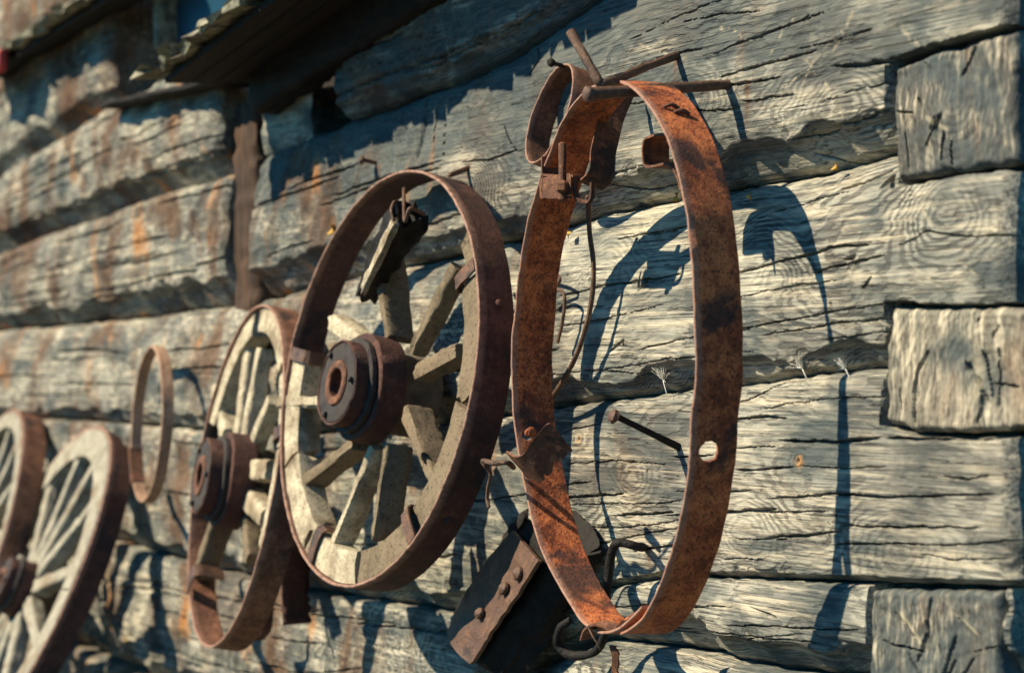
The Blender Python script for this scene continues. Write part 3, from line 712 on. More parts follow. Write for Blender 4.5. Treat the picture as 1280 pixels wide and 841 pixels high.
def spoke(root, p0, p1, w, dp, m, seed, taper=(1, .92), rag=(0, .0), name='spoke', bend=0.0):
    V, Fs = beam(p0, p1, (0, 1, 0), dp, w, n=26, seed=seed, amp=.0020, taper=taper, rag=rag, bend=bend)
    return autosmooth(build(name, V, Fs, m, root), 45)
def disc_ring(r0, r1, y0, y1, cx=0.0, cz=0.0, n=72, bev=.002):
    """ring of rectangular section round the axis at cx, cz"""
    prof = [(r0, y0 + bev), (r0 + bev, y0), (r1 - bev, y0), (r1, y0 + bev), (r1, (y0 + y1) / 2), (r1, y1 - bev), (r1 - bev, y1), (r0 + bev, y1), (r0, y1 - bev)]
    V, Fs = arc_sweep(0, 2 * math.pi, lambda a: 0, prof, n=n); V = V + np.array([cx, 0, cz]); return V, Fs
def hub(root, r, front, cx, cz, m_ring, r2=1.26, bore_m=None):
    hb = build('hub', *disc_ring(r * .45, r * .95, front + .004, .10, cx, cz), M_CORE, root); autosmooth(hb)
    def ch(name, V, Fs, m): o = autosmooth(build(name, jitter(jitter(V, .0014, 40, r), .0022, 14, r), Fs, m, None), 40); o.parent = hb; return o
    ch('front_ring', *disc_ring(r * .93, r, front, front + .036, cx, cz), m_ring)
    ch('front_plate', *disc_ring(r * .52, r * .925, front + .0015, front + .01, cx, cz), M_HUB)
    ch('rear_ring', *disc_ring(r * .96, r * r2, -.022, .024, cx, cz), m_ring)
    ch('rear_ring', *disc_ring(r * .96, r * 1.12, -.034, -.0225, cx, cz), M_HUB)
    ch('bore_sleeve', *disc_ring(r * .33, r * .53, front - .002, .10, cx, cz), bore_m or M_CLAMP)
    for k in range(3):
        a = 2.2 + k * 2.1; V, Fs = tube([(cx + r * .8 * math.cos(a), front + .002, cz + r * .8 * math.sin(a)), (cx + r * .8 * math.cos(a), front - .004, cz + r * .8 * math.sin(a))], .005, k=8, n=2); ch('bolt', V, Fs, M_HUB)
    return hb
def clip(root, p, a, w, m, rin, rout, y0, y1):
    """strap of iron bent round a felloe joint at angle a"""
    d = w / rout / 2; rad = np.array([math.cos(a), 0, math.sin(a)])
    P = [rad * rout + np.array([0, y0 - .004, 0]), rad * rin * .985 + np.array([0, y0 - .004, 0]), rad * rin * .975 + np.array([0, (y0 + y1) / 2, 0]), rad * rin * .985 + np.array([0, y1 + .004, 0])]
    tv = np.array([-math.sin(a), 0, math.cos(a)]) * w
    V, Fs = ribbon(np.array(P) - tv / 2, tv, .003, n=3); return autosmooth(build('clip', V, Fs, m, root), 40)

G_W = 'old wagon wheels hung along the log wall'
# --- middle wheel: rusty tyre, broken felloes and spokes
W2, R2, L2 = wheel_root('wagon_wheel', (-3.0962, 1.4993, .3335, .021, -.1695), .145, 'broken wagon wheel nearest the big orange hoop, its upper left rim bare of wood', 'wagon wheel', G_W)
tire(W2, R2, .060, .0045, M_TIRE, 1.0)
ro = R2 - .005; ri = R2 * .825
A = lambda px, py: ang(L2(px, py, .008)) % (2 * math.pi)
segs = [((583, 292), (583, 345), M_WWG, .0), ((586, 352), (585, 500), M_WWG, 0), ((583, 506), (522, 652), M_WWG, 0), ((518, 655), (447, 720), M_WWG, 0), ((444, 722), (385, 680), M_WW, 0), ((384, 678), (357, 585), M_WW, 0), ((356, 580), (366, 445), M_WW, 0)]
for k, (p, q, m, _) in enumerate(segs):
    a0, a1 = A(*p), A(*q)
    while a1 > a0: a1 -= 2 * math.pi
    if a0 - a1 > math.pi: a0, a1 = a0 - 2 * math.pi, a1
    felloe(W2, a0, a1, ri + (.02 if k == 0 else 0), ro, .006, .050, m, 2.0 + k)
hub(W2, .068, -.058, -.004, -.020, M_TIRE)
sp = [((500, 424), (486, 318), .016, .050, M_WWG, (0, .012)), ((522, 442), (576, 334), .019, .030, M_WWG, (0, 0)), ((528, 468), (580, 440), .026, .034, M_WWG, (0, 0)), ((470, 440), (424, 404), .030, .042, M_WW, (0, .012)),
      ((440, 505), (362, 505), .022, .050, M_WW, (0, 0)), ((452, 556), (376, 614), .021, .040, M_WWG, (0, 0)), ((476, 560), (428, 680), .017, .036, M_WW, (0, 0)), ((498, 556), (482, 672), .016, .046, M_WWG, (0, .02)), ((516, 520), (556, 610), .019, .036, M_WWG, (0, 0)), ((522, 512), (546, 578), .016, .050, M_WWG, (0, .02))]
for k, (p, q, w, dp, m, rg) in enumerate(sp):
    spoke(W2, L2(*p, .030), L2(*q, .030), w, dp, m, 5.0 + k, rag=rg, taper=(.95, 1.0))
V, Fs = beam(L2(497, 612, .05), L2(484, 668, .05), (0, 1, 0), .03, .008, n=14, seed=8); build('splinter', V, Fs, M_WWG, W2)
for px, py in ((383, 446), (401, 672), (578, 352), (513, 650)):
    clip(W2, None, A(px, py), .022, M_STRAP, ri, ro - .002, .006, .05)
# rivet heads on the tyre
for a in (.35, 5.6):
    V, Fs = tube([(math.cos(a) * (R2 - .002), .034, math.sin(a) * (R2 - .002)), (math.cos(a) * (R2 + .003), .034, math.sin(a) * (R2 + .003))], (.008, .006), k=10, n=2); build('rivet', V, Fs, M_TIRE, W2)

# broken felloe hanging inside it on a wire
fr = thing('felloe_fragment', at(505, 300, .12), 'dark broken felloe piece hanging on wire inside the top of the broken wagon wheel', 'wood fragment')
V, Fs = beam(at(459, 366, .12), at(512, 268, .12), (.2, 1, 0), .055, .042, n=26, seed=4, amp=.004, rag=(.015, .02), taper=(.55, 1.1))
autosmooth(build('wood', V, Fs, M_TAR, fr), 45)
V, Fs = beam(at(455, 362, .155), at(493, 280, .155), (.4, 1, 0), .010, .018, n=18, seed=6, amp=.002, rag=(.01, .01)); build('splinter', V, Fs, M_WW, fr)
V, Fs = tube([at(505, 236, .10), at(505, 268, .15), at(507, 276, .16), at(511, 262, .16), at(518, 262, .15), at(530, 268, .13)], .0028, k=8); build('wire', V, Fs, M_WIRE, fr)
V, Fs = tube([at(492, 276, .16), at(489, 262, .16), at(494, 252, .15), (at(497, 268, .15))], .0024, k=6); build('wire', V, Fs, M_WIRE, fr)

# --- second wheel, further left
W3, R3, L3 = wheel_root('wagon_wheel', (-3.7388, 1.3192, .3184, -.1511, -.1642), .125, 'narrow rusty wagon wheel partly hidden behind the left side of the broken wheel', 'wagon wheel', G_W)
tire(W3, R3, .055, .0045, M_TIRE3, 3.0)
A3 = lambda px, py: ang(L3(px, py, .008)) % (2 * math.pi)
ro3 = R3 - .005; ri3 = R3 * .84
for k, (p, q) in enumerate([((326, 388), (348, 470)), ((349, 475), (346, 560)), ((345, 565), (325, 680)), ((318, 395), (262, 520))]):
    a0, a1 = A3(*p), A3(*q)
    if a0 - a1 > math.pi: a1 += 2 * math.pi
    if a1 - a0 > math.pi: a0 += 2 * math.pi
    felloe(W3, a0, a1, ri3, ro3, .006, .05, M_WW, 11. + k)
hub(W3, .070, -.060, .0, -.012, M_TIRE)
for k, (p, q, w, dp, m) in enumerate([((290, 545), (276, 488), .03, .04, M_WW), ((303, 545), (318, 420), .034, .03, M_WW), ((312, 548), (331, 436), .03, .03, M_WW), ((318, 565), (344, 500), .026, .03, M_WW), ((312, 590), (344, 588), .04, .04, M_WW), ((312, 618), (338, 648), .04, .04, M_WW), ((282, 640), (254, 720), .03, .045, M_WWG), ((292, 655), (286, 560), .03, .03, M_WW), ((312, 650), (318, 700), .03, .03, M_WWG)]):
    spoke(W3, L3(*p, .03), L3(*q, .03), w, dp, m, 20. + k)
clip(W3, None, A3(248, 720), .03, M_STRAP, R3 * .82, R3 * .97, .0, .05)
clip(W3, None, A3(347, 545), .022, M_STRAP, ri3, ro3 - .002, .006, .05)

# --- pale wheel at the lower left
W4, R4, L4 = wheel_root('wagon_wheel', (-4.8439, 1.0154, .4087, -.0678, -.4404), .2, 'large pale cream wagon wheel leaning in the lower left corner, all its spokes whole', 'wagon wheel', G_W)
tire(W4, R4, .055, .006, M_TIRE, 5.0)
for k in range(6):
    felloe(W4, k * math.pi / 3 + .1, (k + 1) * math.pi / 3 + .1 - .008, R4 * .81, R4 - .0065, -.002, .046, M_WHITE, 30. + k, amp=.0012, rag=.002)
for k in range(12):
    a = k * math.pi / 6 + .24
    spoke(W4, np.array([.07 * math.cos(a), .022, .07 * math.sin(a)]), np.array([R4 * .82 * math.cos(a), .022, R4 * .87 * math.sin(a)]), .032, .034, M_WHITE, 40. + k, taper=(1.15, .9))
hub(W4, .058, -.055, 0, 0, M_TIRE, r2=1.12)

# --- the last wheel, cut by the left edge of the frame
W5, R5, L5 = wheel_root('wagon_wheel', (-5.37, 1.10, .33, -.0678, -.30), .17, 'pale wagon wheel farthest along the wall, cut off by the left edge of the picture', 'wagon wheel', G_W)
tire(W5, R5, .06, .006, M_TIRE3, 7.0)
for k in range(6):
    felloe(W5, k * math.pi / 3 + .3, (k + 1) * math.pi / 3 + .3 - .008, R5 * .86, R5 - .0065, -.002, .046, M_WHITE, 50. + k, amp=.0012, rag=.002)
for k in range(12):
    a = k * math.pi / 6 + .1
    spoke(W5, np.array([.06 * math.cos(a), .022, .06 * math.sin(a)]), np.array([R5 * .87 * math.cos(a), .022, R5 * .87 * math.sin(a)]), .024, .03, M_WHITE, 60. + k, taper=(1.15, .9))
hub(W5, .055, -.05, 0, 0, M_TIRE3, r2=1.12)

# --- thin ring on the far wall
RG, RR, LR = wheel_root('iron_ring', (-4.2907, 1.401, .1629, -.1447, -.0618), .10, 'thin rusty iron ring hanging on the wall left of the wheels', 'ring', None)
V, Fs = arc_sweep(0, 2 * math.pi, lambda a: RR, bandprof(.006, 0, .024, .0015, 4), n=140)
autosmooth(build('band', jitter(V, .001, 30), Fs, rust('light_rust_iron', base=(.16, .09, .065), mid=(.36, .22, .15), hot=(.52, .34, .24), amt=.7, black=-.3), RG), 40)
V, Fs = arc_sweep(math.radians(200), math.radians(232), lambda a: RR + .0025, bandprof(.011, -.003, .026, .0015, 4), n=20)
autosmooth(build('joint_plate', V, Fs, M_CLAMP, RG), 40)

# ------------------------------------------------------------------ the big hoop
_c = at(755, 449, .155); HF = (_c[0], _c[2], .36, -.105, 0.0)
HP, RH, LH = wheel_root('iron_hoop', HF, .155, 'large rusty orange iron hoop hanging on a long spike in the foreground', 'hoop')
trace = [(857, 263), (846, 213), (828, 170), (818, 141), (800, 113), (778, 98), (752, 92), (727, 118), (700, 170), (668, 240), (650, 310), (640, 400), (640, 480), (648, 570), (662, 650), (690, 720), (720, 765), (745, 790), (767, 806), (800, 778), (830, 711), (848, 662), (860, 561), (864, 506), (868, 423), (866, 335)]
pa = []
for p in trace:
    q = LH(*p); pa.append((math.atan2(q[2], q[0]) % (2 * math.pi), math.hypot(q[0], q[2])))
pa.sort(); pa = np.array(pa); ta = np.concatenate([pa[:, 0] - 2 * math.pi, pa[:, 0], pa[:, 0] + 2 * math.pi]); tr = np.tile(pa[:, 1], 3)
HK = [0, 1, -1, 2, -2, 3, -3, 4, -4]
_g = np.linspace(0, 2 * math.pi, 240, endpoint=False)
hc, *_r = np.linalg.lstsq(np.stack([np.cos(k * _g) if k >= 0 else np.sin(-k * _g) for k in HK], 1), np.interp(_g, ta, tr), rcond=None)
def rh(a):
    return float(sum(c * (math.cos(k * a) if k >= 0 else math.sin(-k * a)) for k, c in zip(HK, hc)))
wH = .063
bot_a = ang(LH(778, 800)) % (2 * math.pi)
def rspiral(a):   # the two ends lap over each other at the bottom
    f = (a - a_s) / (a_e - a_s); return rh(a) - .012 * smooth((f - .93) / .07) + .0008 * noise(a * 9, 1., 1.)
a_s = bot_a - .03; a_e = bot_a + 2 * math.pi - .03 + .20
V, Fs = arc_sweep(a_s, a_e, rspiral, bandprof(.0038, 0, wH, .0009, 7), n=320, yoff=lambda a: .0015 * noise(a * 4, 2., 1.))
band = build('band', jitter(jitter(V, .0016, 26, 2.), .0018, 9, 5.), Fs, M_HOOP, HP, attrs=edge_attr(V, len(bandprof(.0038, 0, wH, .0009, 7))))
def punch(o, P, axis, r):
    import bmesh
    bm = bmesh.new(); bmesh.ops.create_cone(bm, cap_ends=True, segments=28, radius1=r, radius2=r, depth=.03)
    for v in bm.verts: v.co *= 1 + .05 * math.sin(v.co.x * 900)
    me = bpy.data.meshes.new('cutter'); bm.to_mesh(me); bm.free()
    c = bpy.data.objects.new('cutter', me); COL.objects.link(c)
    c.matrix_world = o_world(o) @ (Matrix.Translation(P) @ Vector(axis).to_track_quat('Z', 'Y').to_matrix().to_4x4())
    md = o.modifiers.new('b', 'BOOLEAN'); md.object = c; md.operation = 'DIFFERENCE'; md.solver = 'EXACT'
    bpy.context.view_layer.update()
    nm = bpy.data.meshes.new_from_object(o.evaluated_get(bpy.context.evaluated_depsgraph_get()))
    o.modifiers.clear(); o.data = nm; bpy.data.objects.remove(c)
def o_world(o):
    bpy.context.view_layer.update(); return o.matrix_world.copy()
for px, py, r in ((873, 569, .0125), (655, 541, .008)):
    # the mark sits in the middle of the band, i.e. wH/2 behind the front edge
    q = LH(px + 14, py, wH * (.36 if px > 800 else .30)) if px > 800 else LH(662, 541, wH * .28)
    a = ang(q); rr = rh(a); punch(band, (rr * math.cos(a), wH * (.42 if px > 800 else .28), rr * math.sin(a)), (math.cos(a), 0, math.sin(a)), r)
autosmooth(band, 40)
# slot punched near the top: two raised lips
for px, py in ((842, 138), (846, 145)):
    q = LH(px, py, .03); a = ang(q); rr = rh(a) + .001
    tv = np.array([-math.sin(a), 0, math.cos(a)])
    c = np.array([rr * math.cos(a), .026 + (.010 if px > 843 else 0), rr * math.sin(a)])
    V, Fs = tube([c - np.array([0, .009, 0]) + tv * .002, c + np.array([math.cos(a), 0, math.sin(a)]) * .004, c + np.array([0, .009, 0]) - tv * .002], .0028, k=7, n=5); build('punched_lip', V, Fs, M_CLAMP, HP)
# bent lug inside the right side
def hw(name, V, Fs, m, deg=40):
    inv = np.array((Matrix.Rotation(HF[3], 3, 'Z') @ Matrix.Rotation(HF[4], 3, 'X'))).T
    return autosmooth(build(name, (np.asarray(V) - np.array([HF[0], -.155, HF[1]])) @ inv.T, Fs, m, HP), deg)
V, Fs = ribbon([at(856, 168, .125), at(828, 168, .125), at(808, 172, .125), at(803, 180, .125), at(803, 198, .125), at(806, 208, .125), at(818, 208, .125), at(834, 205, .125), at(845, 220, .125), at(850, 238, .125)], (0.0, .040, 0), .003, n=4); hw('lug', V, Fs, M_CLAMP)
# crumpled lug on the left side
V, Fs = ribbon([at(633, 564, .165), at(644, 570, .165), at(655, 567, .165), at(664, 553, .165), at(674, 540, .165), at(682, 531, .165), at(687, 529, .163)], (.004, .030, -.034), .003, n=5, rag=.15); hw('lug', V, Fs, M_CLAMP)
V, Fs = tube([at(664, 540, .15), at(660, 541, .168)], (.007, .006), k=10, n=2); hw('rivet', V, Fs, M_HOOP)
# curled end of the lapped joint, and the tie under it
V, Fs = ribbon([at(776, 776, .135), at(764, 790, .15), at(752, 783, .155), at(738, 781, .16), at(728, 790, .158), at(725, 800, .155)], (.004, .018, .004), .0025, n=6, rag=.1); hw('curled_tab', V, Fs, M_CLAMP)
V, Fs = ribbon([at(772, 786, .13), at(784, 772, .12), at(800, 762, .10), at(813, 757, .09)], (0, .022, -.006), .003, n=6); hw('loose_end', V, Fs, M_HOOP)
V, Fs = ribbon([at(762, 806, .13), at(766, 822, .125), at(765, 840, .12), at(768, 866, .115)], (.010, .003, 0), .003, n=6, rag=.2); hw('tie_strip', V, Fs, M_CLAMP)
V, Fs = tube([at(735, 783, .165), at(741, 795, .165), at(748, 806, .16), at(750, 812, .155)], .0012, k=6); hw('tie_wire', V, Fs, M_WIRE)

# ------------------------------------------------------------------ spikes, nails, wires
def rod(name, P, r, m, label, cat, square=False, k=12, group=None, n=8, extra=None):
    P = np.array(P); o = thing(name, P[0], label, cat, group); V, Fs = tube(P, r, k=k, n=n, square=square)
    autosmooth(build('shank', V, Fs, m, o), 45)
    if extra: extra(o)
    return o
def head(P, Q, r, th, m):
    def f(o):
        P_, Q_ = np.array(P), np.array(Q); t = (P_ - Q_) / np.linalg.norm(P_ - Q_)
        V, Fs = tube([P_ - t * th / 2, P_ + t * th / 2], r, k=14, n=3, jit=.12); autosmooth(build('head', V, Fs, m, o), 45)
    return f
rod('iron_spike', [at(938, 104, -.03), at(838, 111, .10), at(738, 118, .215)], (.0066, .0078), M_WIRE, 'long round iron spike driven into the top log, the orange hoop hanging on it', 'spike', extra=head(at(736, 118, .217), at(838, 110, .10), .0095, .006, M_STRAP))
rod('bent_spike', [at(850, 68, .0), at(800, 87, .09), at(762, 103, .175), at(751, 104, .19), at(744, 94, .195), at(728, 66, .20), at(714, 41, .20)], (.0052, .0056, .0058, .0062, .0056, .0066), M_WIRE, 'bent iron spike with its tip turned up over the hoop top', 'spike')
rod('square_spike', [at(872, 570, -.02), at(768, 519, .10)], (.006, .005), M_TAR, 'black square spike slanting up out of the wall inside the hoop', 'spike', square=True, extra=head(at(767, 520, .102), at(872, 570, -.02), .0088, .006, M_STRAP))
rod('nail', [at(722, 88, -.01), at(690, 79, .072)], (.0028, .0028), M_TAR, 'thin dark nail holding the small clamp ring', 'nail', extra=head(at(689, 78.5, .074), at(722, 88, -.01), .0058, .004, M_TAR))
rod('nail', [at(600, 205, -.01), at(562, 219, .06)], (.004, .004), M_WIRE, 'rusty nail behind the top of the broken wheel', 'nail', group=None)
rod('nail', [at(490, 208, -.01), at(453, 200, .045)], (.0035, .0035), M_STRAP, 'pale blurred nail in the log above the broken wheel', 'nail', extra=head(at(452, 200, .046), at(490, 208, 0), .007, .004, M_STRAP))
rod('hanging_rod', [at(735, 245, .055), at(737, 290, .05), at(742, 335, .05), at(738, 385, .05), at(724, 435, .05), at(706, 472, .045), at(685, 505, .03)], .0036, M_WIRE, 'curved thin iron rod hanging on the wall behind the left side of the hoop', 'rod', k=10)
rod('wire_hook', [at(684, 352, .0), at(692, 342, .03), at(700, 350, .035), at(690, 364, .03), at(684, 374, .03), at(696, 363, .035), at(704, 366, .04), at(706, 378, .04), at(703, 402, .04), at(697, 428, .04)], .0026, M_WIRE, 'small bent wire hook on the wall beside the hanging rod', 'hook', k=8)
rod('bent_wire', [at(642, 584, .14), at(634, 578, .165), at(618, 579, .175), at(604, 576, .18), at(606, 582, .178), at(613, 592, .17), at(610, 608, .17), at(609, 622, .168), at(611, 634, .168)], (.0038, .0034, .0024, .0026), M_WIRE, 'kinked rusty wire dangling from the crumpled lug on the hoop', 'wire', k=9)
rod('iron_hook', [at(812, 684, -.02), at(798, 683, .03), at(776, 678, .05), at(766, 686, .055), at(761, 715, .055), at(758, 748, .055), at(757, 785, .055), at(745, 813, .055), at(716, 819, .06), at(698, 806, .07), at(700, 786, .075), (at(712, 775, .07))], (.0055, .006, .006), M_TAR, 'black iron hook driven into the wall, holding the dark wooden block', 'hook', k=12)

# --- small clamp ring behind the hoop top
CF = (-2.62, 1.735, .068, -.15, -.05)
def clampring():
    # circle whose near edge runs through the traced points
    pts = np.array([(654, 187), (657, 202), (668, 203), (660, 164), (672, 122), (689, 92), (707, 80), (715, 92), (715, 119), (710, 136), (694, 168)], float)
    d = .060; c = at(*pts.mean(0), d)
    # plane fit: tilt the ring about the vertical and the wall axis
    best = None
    for yaw in np.linspace(-.35, .35, 15):
        for pit in np.linspace(-.5, .5, 21):
            Rm = np.array(Matrix.Rotation(yaw, 3, 'Z') @ Matrix.Rotation(pit, 3, 'X')); n = Rm @ np.array([0, 1, 0])
            q = []
            for px, py in pts:
                r = FW + (px - CX) / F * RT + (CY - py) / F * UP; t = ((c - CAM) @ n) / (r @ n); q.append(Rm.T @ (CAM + r * t - c))
            q = np.array(q)[:, [0, 2]]; Am = np.concatenate([2 * q, np.ones((len(q), 1))], 1); s, *_ = np.linalg.lstsq(Am, (q ** 2).sum(1), rcond=None)
            R = math.sqrt(s[2] + s[0] ** 2 + s[1] ** 2); e = np.abs(np.hypot(q[:, 0] - s[0], q[:, 1] - s[1]) - R).mean() / R
            if best is None or e < best[0]: best = (e, yaw, pit, R, c + Rm @ np.array([s[0], 0, s[1]]))
    return best
e, yaw, pit, RC, cc = clampring(); print('clamp ring', e, yaw, pit, RC, cc)
CL = thing('strap_clamp', cc, 'small rusty iron strap clamp with a bolt, hanging behind the top left of the hoop', 'clamp', rot=(pit, 0, yaw), local=True)
V, Fs = arc_sweep(0, 2 * math.pi, lambda a: RC, bandprof(.003, 0, .038, .0008, 5), n=150)
autosmooth(build('ring', jitter(V, .0012, 30, 4.), Fs, M_CLAMP, CL, attrs=edge_attr(V, len(bandprof(.003, 0, .038, .0008, 5)))), 40)
invC = np.array(Matrix.Rotation(yaw, 3, 'Z') @ Matrix.Rotation(pit, 3, 'X')).T
def cw(name, V, Fs, m): return autosmooth(build(name, (np.asarray(V) - cc) @ invC.T, Fs, m, CL), 40)
V, Fs = ribbon([at(677, 196, 0.1350), at(677, 214, 0.1400), at(680, 219, 0.1400), at(700, 220, 0.1400), at(716, 221, 0.1400)], (0, .035, 0), .003, n=4); cw('flange', V, Fs, M_CLAMP)
V, Fs = ribbon([at(678, 220, 0.1420), at(676, 240, 0.1420), at(681, 246, 0.1420), at(700, 247, 0.1420), at(712, 247, 0.1420)], (0, .004, 0), .003, n=4); cw('flange', V, Fs, M_CLAMP)
V, Fs = beam(at(695, 220, 0.1390), at(695, 246, 0.1390), (1, 0, 0), .085, .004, n=8, amp=.001); cw('flange_plate', V, Fs, M_CLAMP)
V, Fs = ribbon([at(716, 221, 0.1300), at(722, 226, 0.1300), at(730, 221, 0.1300), at(737, 210, 0.1300), at(738, 190, 0.1250), at(743, 168, 0.1100), at(752, 135, 0.0800), at(764, 108, 0.0600)], (.002, .036, -.01), .003, n=4); cw('strap', V, Fs, M_CLAMP)
V, Fs = ribbon([at(717, 222, 0.1360), at(718, 246, 0.1360), at(728, 252, 0.1300), at(737, 247, 0.1250), at(738, 215, 0.1220)], (0, .006, 0), .004, n=4); cw('strap', V, Fs, M_CLAMP)
V, Fs = tube([at(703, 180, 0.1420), at(703, 250, 0.1460)], .0052, k=12, n=4); cw('bolt', V, Fs, M_CLAMP)
V, Fs = tube([at(703.5, 229, 0.1465), at(703.5, 238, 0.1465)], .0098, k=6, n=2, jit=.02); cw('nut', V, Fs, M_CLAMP)

# --- dark wooden block with a riveted strap
BK = thing('wooden_block', at(660, 745, .08), 'dark tarred wooden block with riveted iron strap hanging below the hoop', 'block')
Ln = (at(680, 720, .08) - at(601, 826, .08)); Ln /= np.linalg.norm(Ln)
A0, A1 = at(598, 830, .085), at(684, 708, .066)         # ridge nearest the camera
S0, S1 = at(566, 786, .060), at(655, 650, .045)         # left edge of the strap face
W0, W1 = at(655, 868, .035), at(760, 688, .020)         # right edge of the dark face
K0 = S0 + (W0 - A0); K1 = S1 + (W1 - A1)                # hidden back edge
K0[1] = min(K0[1], -.012); K1[1] = min(K1[1], -.012)
def prism(c0, c1, n=40, m=9, amp=.004, seed=0., rag=.012):
    rings = []
    for i in range(n + 1):
        f = i / n; loop = []
        for q in range(4):
            a = c0[q] + (c1[q] - c0[q]) * f; b = c0[(q + 1) % 4] + (c1[(q + 1) % 4] - c0[(q + 1) % 4]) * f
            for j in range(m): loop.append(a + (b - a) * j / m)
        loop = np.array(loop); c = loop.mean(0)
        for q in range(4):
            loop[q * m] = c + (loop[q * m] - c) * .86
            for o in (-1, 1): loop[(q * m + o) % (4 * m)] = c + (loop[(q * m + o) % (4 * m)] - c) * .94
        if i in (0, n): loop = c + (loop - c) * .95
        t = (c1[0] - c0[0]) / np.linalg.norm(c1[0] - c0[0])
        if i in (0, n): loop = loop + t * (rag * noise(loop[:, 0] * 50 + seed, loop[:, 1] * 50, loop[:, 2] * 50))[:, None]
        # splits along the grain
        loop = loop + (c - loop) * (.10 * smooth((noise(np.arange(len(loop)) * .55 + seed, np.full(len(loop), f * 1.4), 3.) - .2) * 3))[:, None]
        rings.append(loop)
    V, Fs = ringmesh(rings); return jitter(V, amp, 35, seed), Fs
autosmooth(build('core', *prism([S0, A0, W0, K0], [S1, A1, W1, K1], seed=2.), M_TAR, BK), 40)
# the strap lies on the left face and turns over the upper end
nS = np.cross(A1 - A0, S0 - A0); nS /= np.linalg.norm(nS)
if nS[1] > 0: nS = -nS
f = lambda p, q, t: p + (q - p) * t
sv = (A0 - S0)
cross0, cross1 = f(S0, A0, .06), f(S1, A1, .06)
P = np.array([cross0 - Ln * .004 + nS * .0085 + (cross1 - cross0) * t for t in np.linspace(0, .93, 9)])
V, Fs = ribbon(P, sv * .92, .006, n=4, m=9, jit=.0018, rag=.012)
u_ = np.clip(((V - cross0) @ sv) / (sv @ sv) / .92, 0, 1); V = V + nS * (.011 * np.sin(np.pi * u_))[:, None]; autosmooth(build('strap', V, Fs, M_STRAP, BK), 40)
P = [f(S1, W1, .10) + Ln * .004 + nS * .004, f(A1, W1, .25) + Ln * .004 + nS * .006, f(A1, W1, .6) + Ln * .005, W1 + Ln * .004]
V, Fs = ribbon(P, -Ln * .035 , .005, n=6, m=5, jit=.001); autosmooth(build('end_band', V, Fs, M_TAR, BK), 40)
for px, py in ((647, 716), (629, 735), (599, 766)):
    # point on the strap face under that pixel
    r = FW + (px - CX) / F * RT + (CY - py) / F * UP; p0 = cross0 + nS * .0205; t = ((p0 - CAM) @ nS) / (r @ nS); c = CAM + r * t
    V, Fs = tube([c - nS * .003, c + nS * .0015, c + nS * .0040], (.0100, .0098, .0066), k=16, n=3); autosmooth(build('rivet', V, Fs, M_STRAP, BK), 50)
V, Fs = beam(at(564, 760, .03) - nS * .016, at(650, 643, .025) - nS * .012, nS, .014, .022, n=40, seed=5, amp=.003, rag=(.02, .01)); build('side_slab', V, Fs, M_TAR, BK)

# --- strap of sheet iron hanging behind the second wheel
ST = thing('iron_strip', at(356, 700, .05), 'dark torn iron strip hanging behind the second wheel', 'iron strip')
V, Fs = ribbon([at(352, 600, .08), at(353, 680, .08), at(352, 740, .085), at(354, 781, .09)], (-.01, .055, 0), .003, n=8, rag=.2); build('sheet', V, Fs, M_TIRE, ST)
V, Fs = ribbon([at(330, 755, .085), at(328, 785, .085), at(318, 800, .085)], (-.004, .02, 0), .003, n=6); build('torn_end', V, Fs, M_TIRE, ST)

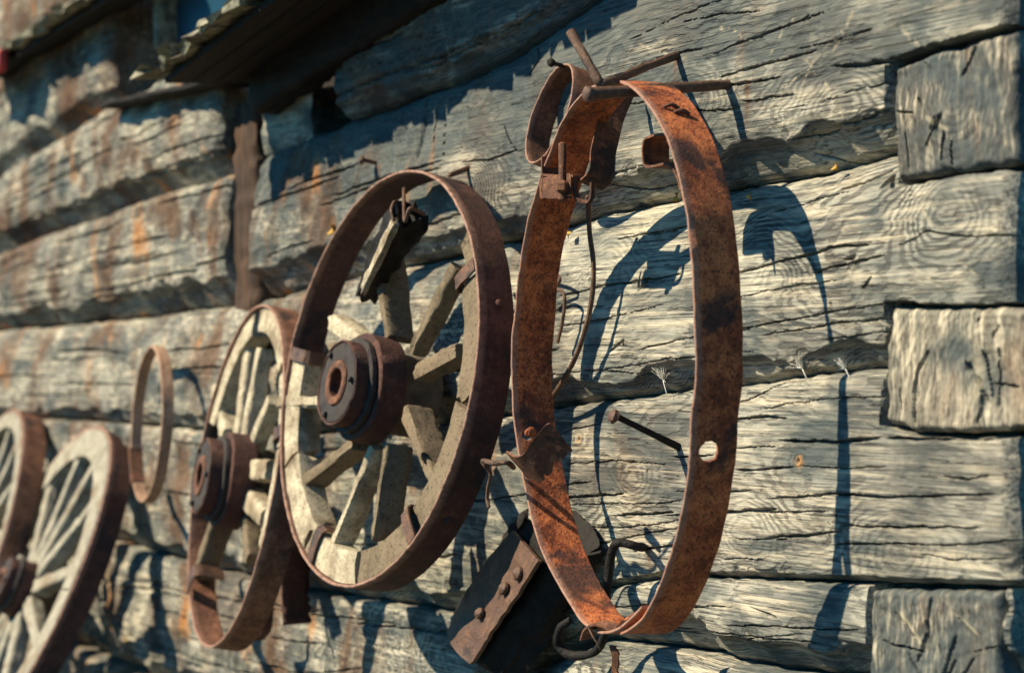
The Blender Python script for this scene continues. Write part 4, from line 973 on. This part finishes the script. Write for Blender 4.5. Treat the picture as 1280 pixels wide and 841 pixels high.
# ------------------------------------------------------------------ bits caught on the wall
def leaf(px, py, d, s, seed, label):
    r = random.Random(seed); c = at(px, py, d); n = 9; V = []; Fs = []
    t = np.array([r.uniform(.5, 1), -.25, r.uniform(-.3, .8)]); t /= np.linalg.norm(t); b = np.cross(t, [0.2, -1, .3]); b /= np.linalg.norm(b); nn = np.cross(t, b)
    for i in range(n):
        f = i / (n - 1); w = s * .38 * math.sin(math.pi * min(f * 1.05, 1)) * r.uniform(.75, 1.1) + .0006
        m = c + t * s * (f - .5) + nn * s * .25 * math.sin(f * 3)
        V += [m - b * w + nn * w * .5, m + nn * .0007, m + b * w + nn * w * .5, m - nn * .0006]
    for i in range(n - 1):
        a = i * 4; e = a + 4
        for j in range(4): Fs.append([a + j, a + (j + 1) % 4, e + (j + 1) % 4, e + j])
    tag(build('dry_leaf', V, Fs, M_LEAF, None, origin=c), label, 'leaf')
for q, (px, py, d, s, lb) in enumerate([(841, 246, .0, .020, 'small yellow dry leaf in the seam under the lug inside the hoop'), (708, 291, .0, .016, 'tiny yellow leaf stuck beside the left side of the hoop'),
        (410, 287, .02, .030, 'blurred yellow leaf on the log left of the broken wheel'), (1041, 208, -.005, .014, 'orange scrap of leaf in the seam near the dark beam end'),
        (155, 800, .02, .022, 'blurred yellow leaf low on the wall beside the pale wheel'), (226, 790, .02, .028, 'blurred yellow leaf just left of the second wheel'),
        (934, 244, .0, .014, 'brown curled leaf scrap on the lit log right of the hoop')]):
    leaf(px, py, d, s, q + 3, lb)
def tuft(px, py, d, s, n, seed, label, lean=0.0):
    r = random.Random(seed); mb = MB(); c = at(px, py, d)
    for k in range(n):
        a = r.gauss(math.pi / 2 + lean, .55); v = np.array([math.cos(a) * 1.3, -r.uniform(.1, .9), math.sin(a)]) * s * r.uniform(.35, 1.05)
        V, Fs = tube([c, c + v * .5 + np.array([0, 0, s * .06]), c + v], (.0005, .0002), k=4, n=2); mb.add(V, Fs)
    V, Fs = tube([c, c + np.array([.006, .002, -s * .9])], .0007, k=5, n=2); mb.add(V, Fs)
    tag(build('seed_tuft', mb.v, mb.f, M_FLUFF, None, origin=c), label, 'seed')
tuft(829, 476, .012, .020, 60, 1, 'white feathery seed tuft caught in the seam inside the hoop', -.35)
tuft(1003, 461, .008, .013, 36, 2, 'white seed tuft on the dark lower edge right of the hoop', .2)
tuft(1057, 461, .008, .013, 36, 3, 'white seed tuft nearest the pale split beam end', .7)
p = at(-2, 80, .12); a, b = at(-40, 95, .12), at(4, 64, .12)
tag(build('red_board', *beam((a[0], -.12, a[2]), (b[0], -.12, a[2]), (0, 0, 1), .055, .02, n=8), M_RED, None, origin=p), 'small faded red board on the far wall at the left edge', 'board')

for o in ROOTS:
    for k in ('origin', 'localspace'):
        if k in o: del o[k]
